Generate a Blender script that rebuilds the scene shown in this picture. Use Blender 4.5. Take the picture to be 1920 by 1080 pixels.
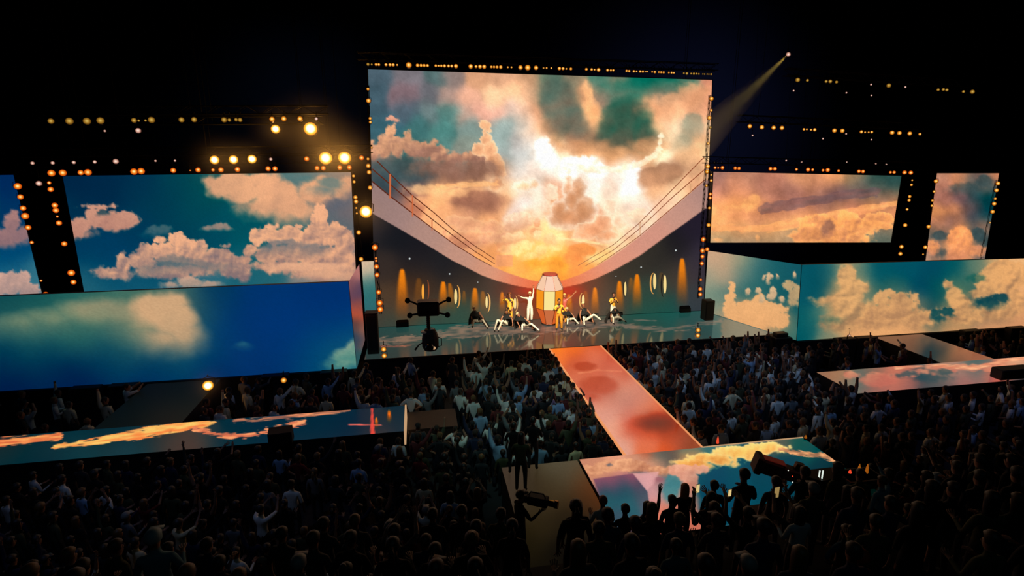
import bpy, bmesh, math, random
import numpy as np
from mathutils import Vector, Matrix, Euler

for o in list(bpy.data.objects): bpy.data.objects.remove(o, do_unlink=True)
SC = bpy.context.scene
COL = SC.collection
R = math.radians

# ------------------------------------------------------------------ camera, world, exposure
F, PITCH, YAW = 1000.0, R(13.5), R(10.0)
CAM = np.array([0.0, 0.0, 10.5])
cam = bpy.data.cameras.new('camera'); cam.sensor_width = 36.0; cam.lens = F / 1920 * 36.0
cam.clip_end = 300
cam_o = bpy.data.objects.new('camera', cam); COL.objects.link(cam_o)
cam_o.location = CAM; cam_o.rotation_euler = (R(90) - PITCH, 0, -YAW)
SC.camera = cam_o
SC.view_settings.view_transform = 'Standard'; SC.view_settings.look = 'None'
SC.view_settings.exposure = 0.0; SC.view_settings.gamma = 1.0; SC.view_settings.use_curve_mapping = False
world = bpy.data.worlds.new('dark_hall'); SC.world = world; world.use_nodes = True
world.node_tree.nodes['Background'].inputs[0].default_value = (0.2, 0.35, 0.5, 1)
world.node_tree.nodes['Background'].inputs[1].default_value = 0.004
try:
    SC.cycles.sample_clamp_indirect = 1.5
    SC.cycles.max_bounces = 5; SC.cycles.diffuse_bounces = 2; SC.cycles.glossy_bounces = 3
    SC.cycles.use_denoising = True
except Exception: pass

def light(kind, name, loc, target, energy, color, size=0.3, spot=40, blend=0.6):
    d = bpy.data.lights.new(name, kind); d.energy = energy; d.color = color
    if kind == 'SPOT': d.spot_size = R(spot); d.spot_blend = blend; d.shadow_soft_size = size
    elif kind == 'AREA': d.size = size
    else: d.shadow_soft_size = size
    o = bpy.data.objects.new(name, d); COL.objects.link(o); o.location = loc
    if target is not None:
        o.rotation_euler = (Vector(target) - Vector(loc)).to_track_quat('-Z', 'Y').to_euler()
    return o
# moving heads hung in the roof over the standing crowd, and the warm key on the performers
light('SPOT', 'crowd_spot_green', (1, 9, 19), (3.2, 17.6, 1.5), 2700, (0.52, 0.95, 0.86), 0.4, 30, 0.9)
light('SPOT', 'crowd_spot_blue', (10, 11, 19), (12.8, 19.6, 1.5), 3000, (0.32, 0.56, 1.0), 0.4, 34, 0.9)
light('SPOT', 'crowd_spot_violet', (9, 8, 17), (5.2, 18.6, 1.5), 1000, (0.30, 0.32, 1.0), 0.4, 16, 0.9)
light('SPOT', 'crowd_spot_far_right', (20, 12, 18), (21, 18, 1.5), 900, (0.30, 0.42, 1.0), 0.4, 50, 0.9)
light('SPOT', 'crowd_spot_far_left', (-8, 10, 18), (-6, 17.5, 1.5), 700, (0.30, 0.45, 0.95), 0.4, 60, 0.9)
light('SPOT', 'house_wash', (2, -2, 20), (2, 9, 3), 100, (0.30, 0.75, 0.95), 0.8, 100, 0.9)
light('SPOT', 'performer_key', (6.5, 12, 15), (7.2, 28.4, 3.0), 44000, (1.0, 0.88, 0.64), 0.3, 25, 0.5)
light('SPOT', 'added_wall_blue_left', (-8, 34, 18), (-8, 44, 12), 700, (0.2, 0.4, 0.9), 0.5, 100, 1.0)  # unseen blue spot added to tint the back wall
light('SPOT', 'added_wall_blue_right', (25, 30, 14), (24, 45, 12), 3600, (0.26, 0.34, 1.0), 0.5, 100, 1.0)  # added likewise for the bluish glow at upper right

# ------------------------------------------------------------------ camera geometry helpers (photo pixel -> place)
FW = np.array([math.sin(YAW) * math.cos(PITCH), math.cos(YAW) * math.cos(PITCH), -math.sin(PITCH)])
RT = np.array([math.cos(YAW), -math.sin(YAW), 0.0]); UP = np.cross(RT, FW)
def _ray(x, y): return FW + RT * (x - 960) / F + UP * (540 - y) / F
def on(x, y, z):
    d = _ray(x, y); return Vector(CAM + d * ((z - CAM[2]) / d[2]))
def at(x, y, Y):
    d = _ray(x, y); return Vector(CAM + d * ((Y - CAM[1]) / d[1]))
def proj(P):
    q = np.asarray(P, float) - CAM; w = q @ FW
    return 960 + F * (q @ RT) / w, 540 - F * (q @ UP) / w, w

# ------------------------------------------------------------------ materials
def lin(c):
    c = np.asarray(c, float) / 255.0
    return np.where(c <= 0.04045, c / 12.92, ((c + 0.055) / 1.055) ** 2.4)
def L4(*c): return tuple(lin(c)) + (1.0,)
def mat(name, rgb=(40, 40, 40), rough=0.6, metal=0.0, emit=None, strength=1.0, objcol=False, spec=0.5):
    m = bpy.data.materials.new(name); m.use_nodes = True
    nt = m.node_tree; b = nt.nodes['Principled BSDF']
    b.inputs['Base Color'].default_value = L4(*rgb); b.inputs['Roughness'].default_value = rough
    b.inputs['Metallic'].default_value = metal; b.inputs['Specular IOR Level'].default_value = spec
    if objcol:
        n = nt.nodes.new('ShaderNodeObjectInfo'); nt.links.new(n.outputs['Color'], b.inputs['Base Color'])
    elif emit is None:
        n = nt.nodes.new('ShaderNodeTexNoise'); n.inputs['Scale'].default_value = 7.0; n.inputs['Detail'].default_value = 4
        tc = nt.nodes.new('ShaderNodeTexCoord'); nt.links.new(tc.outputs['Object'], n.inputs['Vector'])
        mx = nt.nodes.new('ShaderNodeMixRGB'); mx.blend_type = 'MULTIPLY'; mx.inputs[0].default_value = 0.5
        mx.inputs[1].default_value = L4(*rgb); nt.links.new(n.outputs['Fac'], mx.inputs[2])
        nt.links.new(mx.outputs[0], b.inputs['Base Color'])
    if emit is not None:
        b.inputs['Emission Color'].default_value = L4(*emit); b.inputs['Emission Strength'].default_value = strength
        m.cycles.emission_sampling = 'NONE'
    return m
def led(name, gloss=False, rough=0.12, strength=1.0, spec=.45):
    """A video surface: the picture it shows is a colour attribute of its pixel grid."""
    m = bpy.data.materials.new(name); m.use_nodes = True
    nt = m.node_tree; b = nt.nodes['Principled BSDF']
    a = nt.nodes.new('ShaderNodeAttribute'); a.attribute_name = 'Picture'
    b.inputs['Base Color'].default_value = (0.004, 0.004, 0.005, 1)
    b.inputs['Roughness'].default_value = rough if gloss else 0.7
    b.inputs['Specular IOR Level'].default_value = spec if gloss else 0.1
    if gloss: b.inputs['IOR'].default_value = 1.5
    nt.links.new(a.outputs['Color'], b.inputs['Emission Color'])
    b.inputs['Emission Strength'].default_value = strength
    m.cycles.emission_sampling = 'NONE'
    return m
M = {
 'led': led('video_wall'), 'ledfloor': led('video_floor', True, 0.09, .75, .5), 'ledrun': led('video_floor_runway', True, 0.22, .95, .14), 'ledmatt': led('video_floor_matt', True, 0.4, .38, .06),
 'black': mat('matt_black', (14, 14, 16), 0.7), 'steel': mat('black_steel', (22, 22, 25), 0.45, 0.6),
 'deck': mat('black_stage_fascia', (10, 10, 13), 0.75), 'floor': mat('dark_concrete', (26, 27, 30), 0.8),
 'wall': mat('dark_hall_wall', (18, 22, 30), 0.9), 'tier': mat('dark_grandstand', (20, 20, 22), 0.85),
 'skin': mat('skin', (150, 105, 80), 0.6), 'shirt': mat('shirt_cloth', objcol=True, rough=0.85, spec=0.2),
 'trousers': mat('dark_trousers', (20, 22, 30), 0.85), 'shoe': mat('dark_shoes', (24, 22, 22), 0.7),
 'hair': mat('hair', objcol=True, rough=0.55), 'phone': mat('phone_case', (15, 15, 15), 0.4),
 'screenlit': mat('phone_screen', emit=(225, 195, 130)), 'screendim': mat('phone_screen_dim', emit=(150, 125, 75)),
 'edge': mat('amber_edge_strip', emit=(235, 150, 95)), 'edgedim': mat('pale_edge_strip', emit=(190, 150, 110)),
 'rail': mat('rail_picture_dark', emit=(92, 38, 22)), 'railr': mat('rail_picture_red', emit=(140, 66, 38)),
 'post': mat('post_picture', emit=(205, 105, 65)), 'postdim': mat('post_picture_dim', emit=(215, 160, 115)),
 'glassrim': mat('porthole_rim_picture', emit=(230, 165, 80)), 'glassrimdim': mat('porthole_rim_dim_picture', emit=(140, 70, 35)),
 'glass': mat('porthole_glass_picture', emit=(245, 215, 140)), 'glassamber': mat('porthole_glass_amber_picture', emit=(245, 165, 60)),
 'rimdark': mat('porthole_rim_dark_picture', emit=(30, 24, 22)),  # dark rim of some pictured portholes
 'dot': mat('lamp_dot_picture', emit=(205, 215, 215)),
 'white': mat('pale_costume', (245, 238, 220), 0.7), 'gold': mat('gold_costume', (200, 140, 50), 0.45),
 'wood': mat('dark_wood', (52, 38, 30), 0.6), 'redlid': mat('red_plastic', (150, 50, 45), 0.6),
 'redtop': mat('red_lit_top', (190, 85, 75), 0.5), 'indicator': mat('tally_white', emit=(225, 235, 225)),  # redtop: red light put into the colour of camera hood and singer's top
 'tallyred': mat('tally_red', emit=(235, 70, 40)), 'lensglass': mat('lens_glass', (8, 8, 14), 0.08),
 'eye': mat('eye_dark', (18, 12, 10), 0.3), 'mouth': mat('lips', (120, 55, 45), 0.5),
}
def lamp_mat(name, centre, rim, sc, sr, mid=(250, 165, 40)):  # orange rim colour stands in for the halo around each lamp
    m = bpy.data.materials.new(name); m.use_nodes = True; nt = m.node_tree
    b = nt.nodes['Principled BSDF']; b.inputs['Base Color'].default_value = (0.02, 0.02, 0.02, 1)
    tc = nt.nodes.new('ShaderNodeTexCoord'); sp = nt.nodes.new('ShaderNodeSeparateXYZ'); nt.links.new(tc.outputs['Object'], sp.inputs[0])
    cb = nt.nodes.new('ShaderNodeCombineXYZ'); nt.links.new(sp.outputs[0], cb.inputs[0]); nt.links.new(sp.outputs[2], cb.inputs[2])
    ln = nt.nodes.new('ShaderNodeVectorMath'); ln.operation = 'LENGTH'; nt.links.new(cb.outputs[0], ln.inputs[0])
    cr = nt.nodes.new('ShaderNodeValToRGB'); nt.links.new(ln.outputs['Value'], cr.inputs[0])
    e = cr.color_ramp.elements; e[0].position = 0.1 if sc < 1.5 else .45; e[0].color = tuple(lin(centre) * sc) + (1,)
    e[1].position = 1.0; e[1].color = tuple(lin(rim) * sr) + (1,)
    k = e.new(0.5 if sc < 1.5 else .72); k.color = tuple(lin(mid)) + (1,)
    nt.links.new(cr.outputs[0], b.inputs['Emission Color']); b.inputs['Emission Strength'].default_value = 1.0
    m.cycles.emission_sampling = 'NONE'
    return m
M['lamp_amber'] = lamp_mat('lamp_lens_amber', (255, 232, 150), (150, 45, 0), 1.15, 0.7, (248, 165, 45))
M['lamp_red'] = lamp_mat('lamp_lens_red_amber', (255, 228, 150), (190, 30, 0), 1.15, 0.8, (250, 140, 30))
M['lamp_olive'] = lamp_mat('lamp_lens_olive', (215, 185, 95), (75, 38, 0), 0.9, 0.6, (165, 120, 40))
M['lamp_white'] = lamp_mat('lamp_lens_white', (255, 235, 220), (110, 45, 35), 1.0, 0.6, (220, 170, 150))
M['lamp_big'] = lamp_mat('lamp_lens_blinder', (255, 250, 215), (235, 120, 0), 1.6, 0.8, (255, 205, 60))

# ------------------------------------------------------------------ object helpers
def tag(o, label=None, cat=None, group=None, kind=None):
    if label: o['label'] = label
    if cat: o['category'] = cat
    if group: o['group'] = group
    if kind: o['kind'] = kind
    return o
def empty(name, loc=(0, 0, 0), rz=0, **k):
    o = bpy.data.objects.new(name, None); COL.objects.link(o); o.location = loc; o.rotation_euler = (0, 0, rz)
    o.empty_display_size = 0.2
    return tag(o, **k)
def mk(name, verts, faces, material, parent=None, smooth=False):
    me = bpy.data.meshes.new(name); me.from_pydata([tuple(v) for v in verts], [], faces); me.update()
    if material: me.materials.append(M[material] if isinstance(material, str) else material)
    if smooth: me.polygons.foreach_set('use_smooth', [True] * len(me.polygons))
    o = bpy.data.objects.new(name, me); COL.objects.link(o)
    if parent: o.parent = parent
    return o
class MB:
    def __init__(s): s.v = []; s.f = []
    def add(s, v, f):
        n = len(s.v); s.v += [tuple(x) for x in v]; s.f += [tuple(i + n for i in q) for q in f]; return s
    def box(s, a, b, bevel=0.0):
        (x0, y0, z0), (x1, y1, z1) = a, b
        if bevel <= 0:
            v = [(x0,y0,z0),(x1,y0,z0),(x1,y1,z0),(x0,y1,z0),(x0,y0,z1),(x1,y0,z1),(x1,y1,z1),(x0,y1,z1)]
            return s.add(v, [(3,2,1,0),(4,5,6,7),(0,1,5,4),(1,2,6,5),(2,3,7,6),(3,0,4,7)])
        c = bevel; pts = [(x0+c,y0),(x1-c,y0),(x1,y0+c),(x1,y1-c),(x1-c,y1),(x0+c,y1),(x0,y1-c),(x0,y0+c)]
        ins = [(min(max(x,x0+c),x1-c), min(max(y,y0+c),y1-c)) for x, y in pts]
        rings = [[(x,y,z0) for x,y in ins], [(x,y,z0+c) for x,y in pts], [(x,y,z1-c) for x,y in pts], [(x,y,z1) for x,y in ins]]
        v = sum(rings, []); f = [tuple(range(7,-1,-1)), tuple(range(24,32))]
        for r in range(3):
            for i in range(8): f.append((r*8+i, r*8+(i+1)%8, r*8+8+(i+1)%8, r*8+8+i))
        return s.add(v, f)
    def tube(s, pts, r, n=6, cap=True):
        pts = [Vector(p) for p in pts]; rs = r if isinstance(r, (list, tuple)) else [r] * len(pts)
        v = []; f = []
        for i, p in enumerate(pts):
            d = (pts[min(i+1, len(pts)-1)] - pts[max(i-1, 0)]).normalized()
            u = d.cross(Vector((0,0,1)) if abs(d.z) < 0.9 else Vector((1,0,0))).normalized(); w = d.cross(u)
            for k in range(n):
                a = 2*math.pi*k/n; v.append(p + u*math.cos(a)*rs[i] + w*math.sin(a)*rs[i])
        for i in range(len(pts)-1):
            for k in range(n): f.append((i*n+k, i*n+(k+1)%n, i*n+n+(k+1)%n, i*n+n+k))
        if cap: f.append(tuple(range(n-1,-1,-1))); f.append(tuple((len(pts)-1)*n+k for k in range(n)))
        return s.add(v, f)
    def lathe(s, prof, n=12, axis='z', c=(0,0,0)):
        v = []; f = []
        for (r, h) in prof:
            for k in range(n):
                a = 2*math.pi*k/n; x, y = r*math.cos(a), r*math.sin(a)
                v.append({'z':(c[0]+x,c[1]+y,c[2]+h),'y':(c[0]+x,c[1]+h,c[2]+y),'x':(c[0]+h,c[1]+x,c[2]+y)}[axis])
        for i in range(len(prof)-1):
            for k in range(n): f.append((i*n+k, i*n+(k+1)%n, i*n+n+(k+1)%n, i*n+n+k))
        f.append(tuple(range(n-1,-1,-1))); f.append(tuple((len(prof)-1)*n+k for k in range(n)))
        return s.add(v, f)
    def build(s, name, material, parent=None, smooth=False): return mk(name, s.v, s.f, material, parent, smooth)

# ------------------------------------------------------------------ picture painter for the video surfaces
def _vn(x, y, seed):
    t = np.random.RandomState(seed).rand(128, 128)
    xi = np.floor(x).astype(int); yi = np.floor(y).astype(int); fx = x - xi; fy = y - yi
    fx = fx*fx*(3-2*fx); fy = fy*fy*(3-2*fy); a, b, c, d = xi & 127, yi & 127, (xi+1) & 127, (yi+1) & 127
    return (t[a,b]*(1-fx) + t[c,b]*fx)*(1-fy) + (t[a,d]*(1-fx) + t[c,d]*fx)*fy
def fbm(x, y, scale, octv=4, seed=0, gain=0.5):
    s = 0; a = 1.0; n = 0
    for i in range(octv):
        s = s + a*_vn(x/scale*2**i + 17.3*i, y/scale*2**i + 5.1*i, seed+i); n += a; a *= gain
    return s/n
def sst(a, b, x):
    t = np.clip((x-a)/(b-a), 0, 1); return t*t*(3-2*t)
class Paint:
    def __init__(s, X, Y): s.X, s.Y = X, Y; s.C = np.zeros((len(X), 3))
    def base(s, pts, sigma=22, warp=10, wscale=40, seed=1):
        P = np.array(pts, float)
        wx = s.X + (fbm(s.X, s.Y, wscale, 4, seed) - .5)*2*warp; wy = s.Y + (fbm(s.X, s.Y, wscale, 4, seed+50) - .5)*2*warp
        num = np.zeros_like(s.C); den = np.zeros(len(s.X))
        for x, y, r, g, b in P:
            d2 = (wx-x)**2 + (wy-y)**2
            w = np.exp(-d2/(2*sigma*sigma)) + 1e-6/(1+d2/400)**2
            num += w[:,None]*np.array([r,g,b])/255.; den += w
        s.C = num/den[:,None]; return s
    def mix(s, a, col):
        a = np.clip(a, 0, 1)[:,None]; s.C = s.C*(1-a) + np.asarray(col, float)/255.*a if np.ndim(col) == 1 else s.C*(1-a) + np.asarray(col)*a
        return s
    def cloud(s, circ, lit, dark, soft=3, amp=7, freq=18, seed=3, op=1.0, rim=None, shade=(0.0, 1.0), gain=0.55, relief=2.4):
        f = np.full(len(s.X), -1e3)
        wx = s.X + (fbm(s.X, s.Y, freq*1.6, 3, seed+9) - .5)*amp*1.4; wy = s.Y + (fbm(s.X, s.Y, freq*1.6, 3, seed+19) - .5)*amp*1.4
        for c in circ:
            x, y, rx = c[:3]; ry = c[3] if len(c) > 3 else rx
            f = np.maximum(f, (1 - np.sqrt(((wx-x)/rx)**2 + ((wy-y)/ry)**2))*min(rx, ry))
        n = fbm(s.X, s.Y, freq, 5, seed, gain)
        f = f + (np.abs(n-.5)*-2 + .35)*amp + (fbm(s.X, s.Y, freq*.45, 3, seed+77)-.5)*amp*.8
        ys = [c[1]-(c[3] if len(c) > 3 else c[2]) for c in circ]; ye = [c[1]+(c[3] if len(c) > 3 else c[2]) for c in circ]
        t = (s.Y-min(ys))/(max(ye)-min(ys)+1e-6); so = soft*(.7+1.6*np.clip(t, 0, 1)**2); a = sst(-1, 1, f/so)*op
        e1 = np.abs(fbm(s.X, s.Y, freq*1.9, 4, seed+31, .5)-.5); e2 = np.abs(fbm(s.X-freq*.22, s.Y-freq*.30, freq*1.9, 4, seed+31, .5)-.5)
        t = shade[0] + (shade[1]-shade[0])*t + (e2-e1)*relief + (fbm(s.X, s.Y, freq*2.2, 3, seed+41) - .5)*.9 + .05
        t = np.clip(t, 0, 1)[:,None]
        col = np.array(lit)/255.*(1-t) + np.array(dark)/255.*t
        if rim is not None:
            e = np.clip(np.exp(-np.clip(f, 0, None)/(soft*1.2+2)), 0, 1)[:,None]; col = col*(1-e*.85) + np.array(rim)/255.*e*.85
        s.C = s.C*(1-a[:,None]) + col*a[:,None]; return s
    def streak(s, pts, wid, col, col2, seed=5, amp=6, lx=60, ly=6, ang=-0.08, op=1.0):
        """ragged cloud bank along a polyline (px): stretched noise edges"""
        ca, sa = math.cos(ang), math.sin(ang); u = s.X*ca + s.Y*sa; v = -s.X*sa + s.Y*ca
        best = np.full(len(s.X), -1e3)
        for (x0, y0, w0), (x1, y1, w1) in zip(pts[:-1], pts[1:]):
            dx, dy = x1-x0, y1-y0; t = np.clip(((s.X-x0)*dx + (s.Y-y0)*dy)/(dx*dx+dy*dy), 0, 1)
            d = np.hypot(s.X-x0-t*dx, (s.Y-y0-t*dy)*1.0); best = np.maximum(best, (w0+(w1-w0)*t)*wid - d)
        n = _vn(u/lx, v/ly, seed)*.3 + _vn(u/lx*2.3, v/ly*2, seed+1)*.32 + _vn(u/lx*6, v/ly*3.2, seed+2)*.38
        a = sst(-1.2, 1.8, best + (n-.5)*2.6*amp)*op
        k = np.clip(_vn(u/lx*3, v/ly*1.6, seed+7)*1.5 - .25, 0, 1)[:,None]
        s.C = s.C*(1-a[:,None]) + (np.array(col)/255.*(1-k) + np.array(col2)/255.*k)*a[:,None]; return s
    def poly(s, pts, col, soft=1.0, op=1.0): return s.mix(s.mask(pts, soft)*op, col)
    def mask(s, pts, soft=1.0):
        x, y = s.X, s.Y; ins = np.zeros(len(x), bool); dm = np.full(len(x), 1e9)
        for (x0, y0), (x1, y1) in zip(pts, pts[1:]+pts[:1]):
            c = ((y0 > y) != (y1 > y)); xx = (x1-x0)*(y-y0)/(y1-y0+1e-9)+x0; ins ^= c & (x < xx)
            dx, dy = x1-x0, y1-y0; t = np.clip(((x-x0)*dx+(y-y0)*dy)/(dx*dx+dy*dy+1e-9), 0, 1); dm = np.minimum(dm, np.hypot(x-x0-t*dx, y-y0-t*dy))
        return sst(-soft, soft, np.where(ins, dm, -dm))
    def tone(s, k=1.2, sat=1.15, pivot=.5, gain=1.0):
        s.C = pivot + (s.C-pivot)*k; l = (s.C @ np.array([.3,.59,.11]))[:,None]; s.C = np.clip((l + (s.C-l)*sat)*gain, 0, 1); return s
    def mottle(s, k=.25, scale=24, seed=5):
        s.C = np.clip(s.C*(1+(fbm(s.X, s.Y, scale, 5, seed, .6)-.5)[:,None]*2*k), 0, 1); return s
    def grain(s, a=0.03, seed=9):
        s.C = s.C*(1 + (np.random.RandomState(seed).rand(len(s.X), 1)-.5)*2*a); return s

def video(name, corners, nx, ny, painter, material, parent, thick=0.12, back='black'):
    """pixel grid spanning four world corners (TL, TR, BL, BR); painter(Paint) colours it"""
    TL, TR, BL, BR = [np.array(c, float) for c in corners]
    u = np.linspace(0, 1, nx+1); v = np.linspace(0, 1, ny+1); U, V = np.meshgrid(u, v); U = U.ravel()[:,None]; V = V.ravel()[:,None]
    P = (TL*(1-U)+TR*U)*(1-V) + (BL*(1-U)+BR*U)*V
    X, Y, w = proj(P); p = Paint(X, Y); painter(p); p.grain()
    me = bpy.data.meshes.new(name)
    i = (np.arange(ny)[:,None]*(nx+1) + np.arange(nx)[None,:]).ravel()
    q = np.stack([i, i+nx+1, i+nx+2, i+1], 1)
    me.vertices.add(len(P)); me.vertices.foreach_set('co', P.astype(np.float32).ravel())
    me.loops.add(q.size); me.loops.foreach_set('vertex_index', q.ravel().astype(np.int32))
    me.polygons.add(len(q)); me.polygons.foreach_set('loop_start', (np.arange(len(q))*4).astype(np.int32))
    me.update(calc_edges=True)
    at_ = me.attributes.new('Picture', 'FLOAT_COLOR', 'POINT')
    c = np.clip(p.C, 0, 1); c = np.where(c <= 0.04045, c/12.92, ((c+0.055)/1.055)**2.4)
    at_.data.foreach_set('color', np.concatenate([c, np.ones((len(c), 1))], 1).astype(np.float32).ravel())
    me.materials.append(M[material])
    o = bpy.data.objects.new(name, me); COL.objects.link(o); o.parent = parent
    return o
def slab(name, corners, depth, material, parent=None, grow=0.0, off=0.01):
    """cabinet behind a video face: the same quad pushed back along its normal"""
    TL, TR, BL, BR = [Vector(c) for c in corners]
    n = (TR-TL).cross(BL-TL).normalized()      # points away from the viewer for wall faces, down for floors
    c = (TL+TR+BL+BR)/4; q = [p + (p-c).normalized()*grow for p in (TL, TR, BR, BL)]
    v = [p + n*off for p in q] + [p + n*(off+depth) for p in q]
    return mk(name, v, [(0,1,2,3),(7,6,5,4),(0,4,5,1),(1,5,6,2),(2,6,7,3),(3,7,4,0)], material, parent)

# ================================================================== the hall
def plane_box(name, a, b, material): return tag(MB().box(a, b).build(name, material), kind='structure')
plane_box('floor', (-45, -6, -0.3), (60, 46, 0), 'floor')
plane_box('wall_back', (-45, 45, 0), (60, 45.4, 32), 'wall')
plane_box('wall_left', (-45.4, -6, 0), (-45, 45, 32), 'wall')
plane_box('wall_right', (60, -6, 0), (60.4, 45, 32), 'wall')
plane_box('wall_front', (-45, -6.4, 0), (60, -6, 32), 'wall')
plane_box('ceiling', (-45, -6, 32), (60, 45, 32.4), 'wall')
# raked seating tier under the nearest spectators
TIER0, TREAD, RISE, TZ = 8.5, 0.9, 0.40, 2.9
gs = empty('seating_tier', (0, TIER0, 0), label='dark stepped spectator tier at the bottom of the frame', cat='grandstand')
for k in range(6):
    b = MB().box((-16, -(k+1)*TREAD, 0 if k == 0 else TZ+RISE*(k-1)-.05), (20, -k*TREAD, TZ+RISE*k)); b.build('step', 'tier', gs)

# ================================================================== stage decks
ZS = 1.5
def P_(*p): return list(p)
SKY = (10, 62, 78)

def paint_stage(p):
    p.base([(720,625,30,75,72),(800,612,25,90,82),(860,605,30,88,80),(940,605,45,80,70),(1000,600,90,75,60),(1060,600,95,70,55),(1130,598,70,80,65),(1200,590,20,85,75),(1280,590,20,88,80),(1330,600,45,90,88),(1400,610,90,120,110),
      (720,660,50,62,60),(790,655,70,72,68),(870,650,62,65,62),(950,645,60,58,52),(1030,640,95,70,55),(1100,640,80,60,48),(1200,632,62,66,60),(1300,625,60,75,72),(1400,622,110,125,112),(1460,625,120,120,105)], 26, 6, 50, 3)  # grey front and right end are reflections painted into the picture
    p.streak([(715,641,1.0),(800,633,.6),(860,622,1.3),(940,618,1.2),(1000,619,1.0),(1080,612,1.1),(1150,606,.9)], 8.5, (176,132,108), (96,92,84), 11, 7, 40, 4, op=.8)
    p.streak([(1150,608,.7),(1230,618,.8),(1290,612,.9),(1350,601,.6)], 5.5, (165,128,108), (95,100,92), 12, 6, 40, 4, op=.75)
    p.streak([(715,650,.7),(770,648,.6)], 2.5, (190,115,90), (130,85,75), 13, 2, 30, 4)
    p.streak([(1190,600,.6),(1230,601,.5)], 2.5, (150,120,105), (90,105,95), 14, 2, 30, 4)

def deck(name, x0, x1, y0, y1, z, nx, ny, painter, label, cat, material='ledfloor', fascia='deck', z0=0.0, x1b=None):
    xb = x1 if x1b is None else x1b
    g = empty(name, ((x0+x1)/2, (y0+y1)/2, z0), label=label, cat=cat)
    def loc(o):
        o.location = -Vector(g.location); return o
    c = [(x0, y1, z), (xb, y1, z), (x0, y0, z), (x1, y0, z)]
    loc(video('video_floor', c, nx, ny, painter, material, g))
    q = [(x0,y0),(x1,y0),(xb,y1),(x0,y1)]; zt = z-.012
    loc(mk('deck_base', [(x,y,z0) for x,y in q]+[(x,y,zt) for x,y in q], [(3,2,1,0),(4,5,6,7),(0,1,5,4),(1,2,6,5),(2,3,7,6),(3,0,4,7)], fascia, g))
    return g
ms = deck('main_stage', -2.7, 18.7, 24.1, 29.0, ZS, 420, 60, paint_stage, 'wide glossy main stage deck with teal and foam picture below the tall screen', 'stage', x1b=16.95)
o = MB().box((-2.7, 24.04, 1.40), (18.7, 24.09, 1.505)).build('edge_trim', 'black', ms); o.location = -Vector(ms.location)

def paint_catwalk(p):
    p.base([(1045,650,245,120,30),(1080,652,235,110,40),(1125,652,215,95,55),(1050,670,235,115,60),(1090,675,205,90,60),(1120,672,225,125,95),(1145,672,205,90,65),
      (1080,690,185,75,50),(1110,690,205,95,70),(1130,690,185,85,65),(1160,690,215,105,80),(1085,703,225,130,100),(1120,700,220,110,85),(1170,702,190,85,60),
      (1100,717,180,75,55),(1130,722,185,80,60),(1155,712,215,135,110),(1180,722,220,140,115),(1115,735,190,95,80),(1140,738,185,95,78),(1165,740,200,135,115),(1195,740,205,130,110),(1120,755,225,150,125),(1150,755,205,130,110),(1180,760,190,120,105),(1215,760,215,130,100),
      (1140,775,220,150,130),(1175,778,215,140,120),(1200,772,225,130,100),(1230,770,230,105,65),(1160,800,235,165,135),(1185,790,195,60,40),(1215,790,95,38,42),(1245,795,80,45,40),(1265,800,115,65,50),(1180,806,210,95,70),(1220,812,225,95,60),(1260,812,190,80,50),(1170,825,225,155,130),(1215,825,220,120,90),(1270,828,185,85,60),(1290,832,140,70,50),
      (1160,842,225,165,145),(1210,838,225,110,70),(1250,838,215,85,40),(1300,836,160,80,50)], 13, 5, 26, 21)
    p.streak([(1085,700,1),(1120,694,1),(1165,696,1)], 1.6, (235,140,100), (225,130,95), 4, 1.5, 40, 4, 0.02, .7)
    p.streak([(1150,778,1),(1205,776,1)], .8, (210,120,95), (200,110,85), 6, 1, 60, 4, 0, .6)
    p.cloud([(1095,686,20,8),(1122,722,34,16),(1108,742,12,8)], (172,58,38), (186,74,52), 4, 4, 26, 31, .8)
    p.cloud([(1232,795,46,20)], (90,36,40), (95,50,42), 9, 5, 30, 33, .85, (205,60,25))
    p.tone(1.1, 1.0, .5, .97)
cw = deck('catwalk', 6.10, 8.72, 14.2, 24.02, ZS, 110, 150, paint_catwalk, 'long glowing orange catwalk running from main stage to front stage', 'catwalk', material='ledrun')
for x in (6.10, 8.72):
    o = MB().box((x-.025, 14.2, 1.44), (x+.025, 24.0, 1.53)).build('edge_light', 'edge', cw); o.location = -Vector(cw.location)

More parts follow.
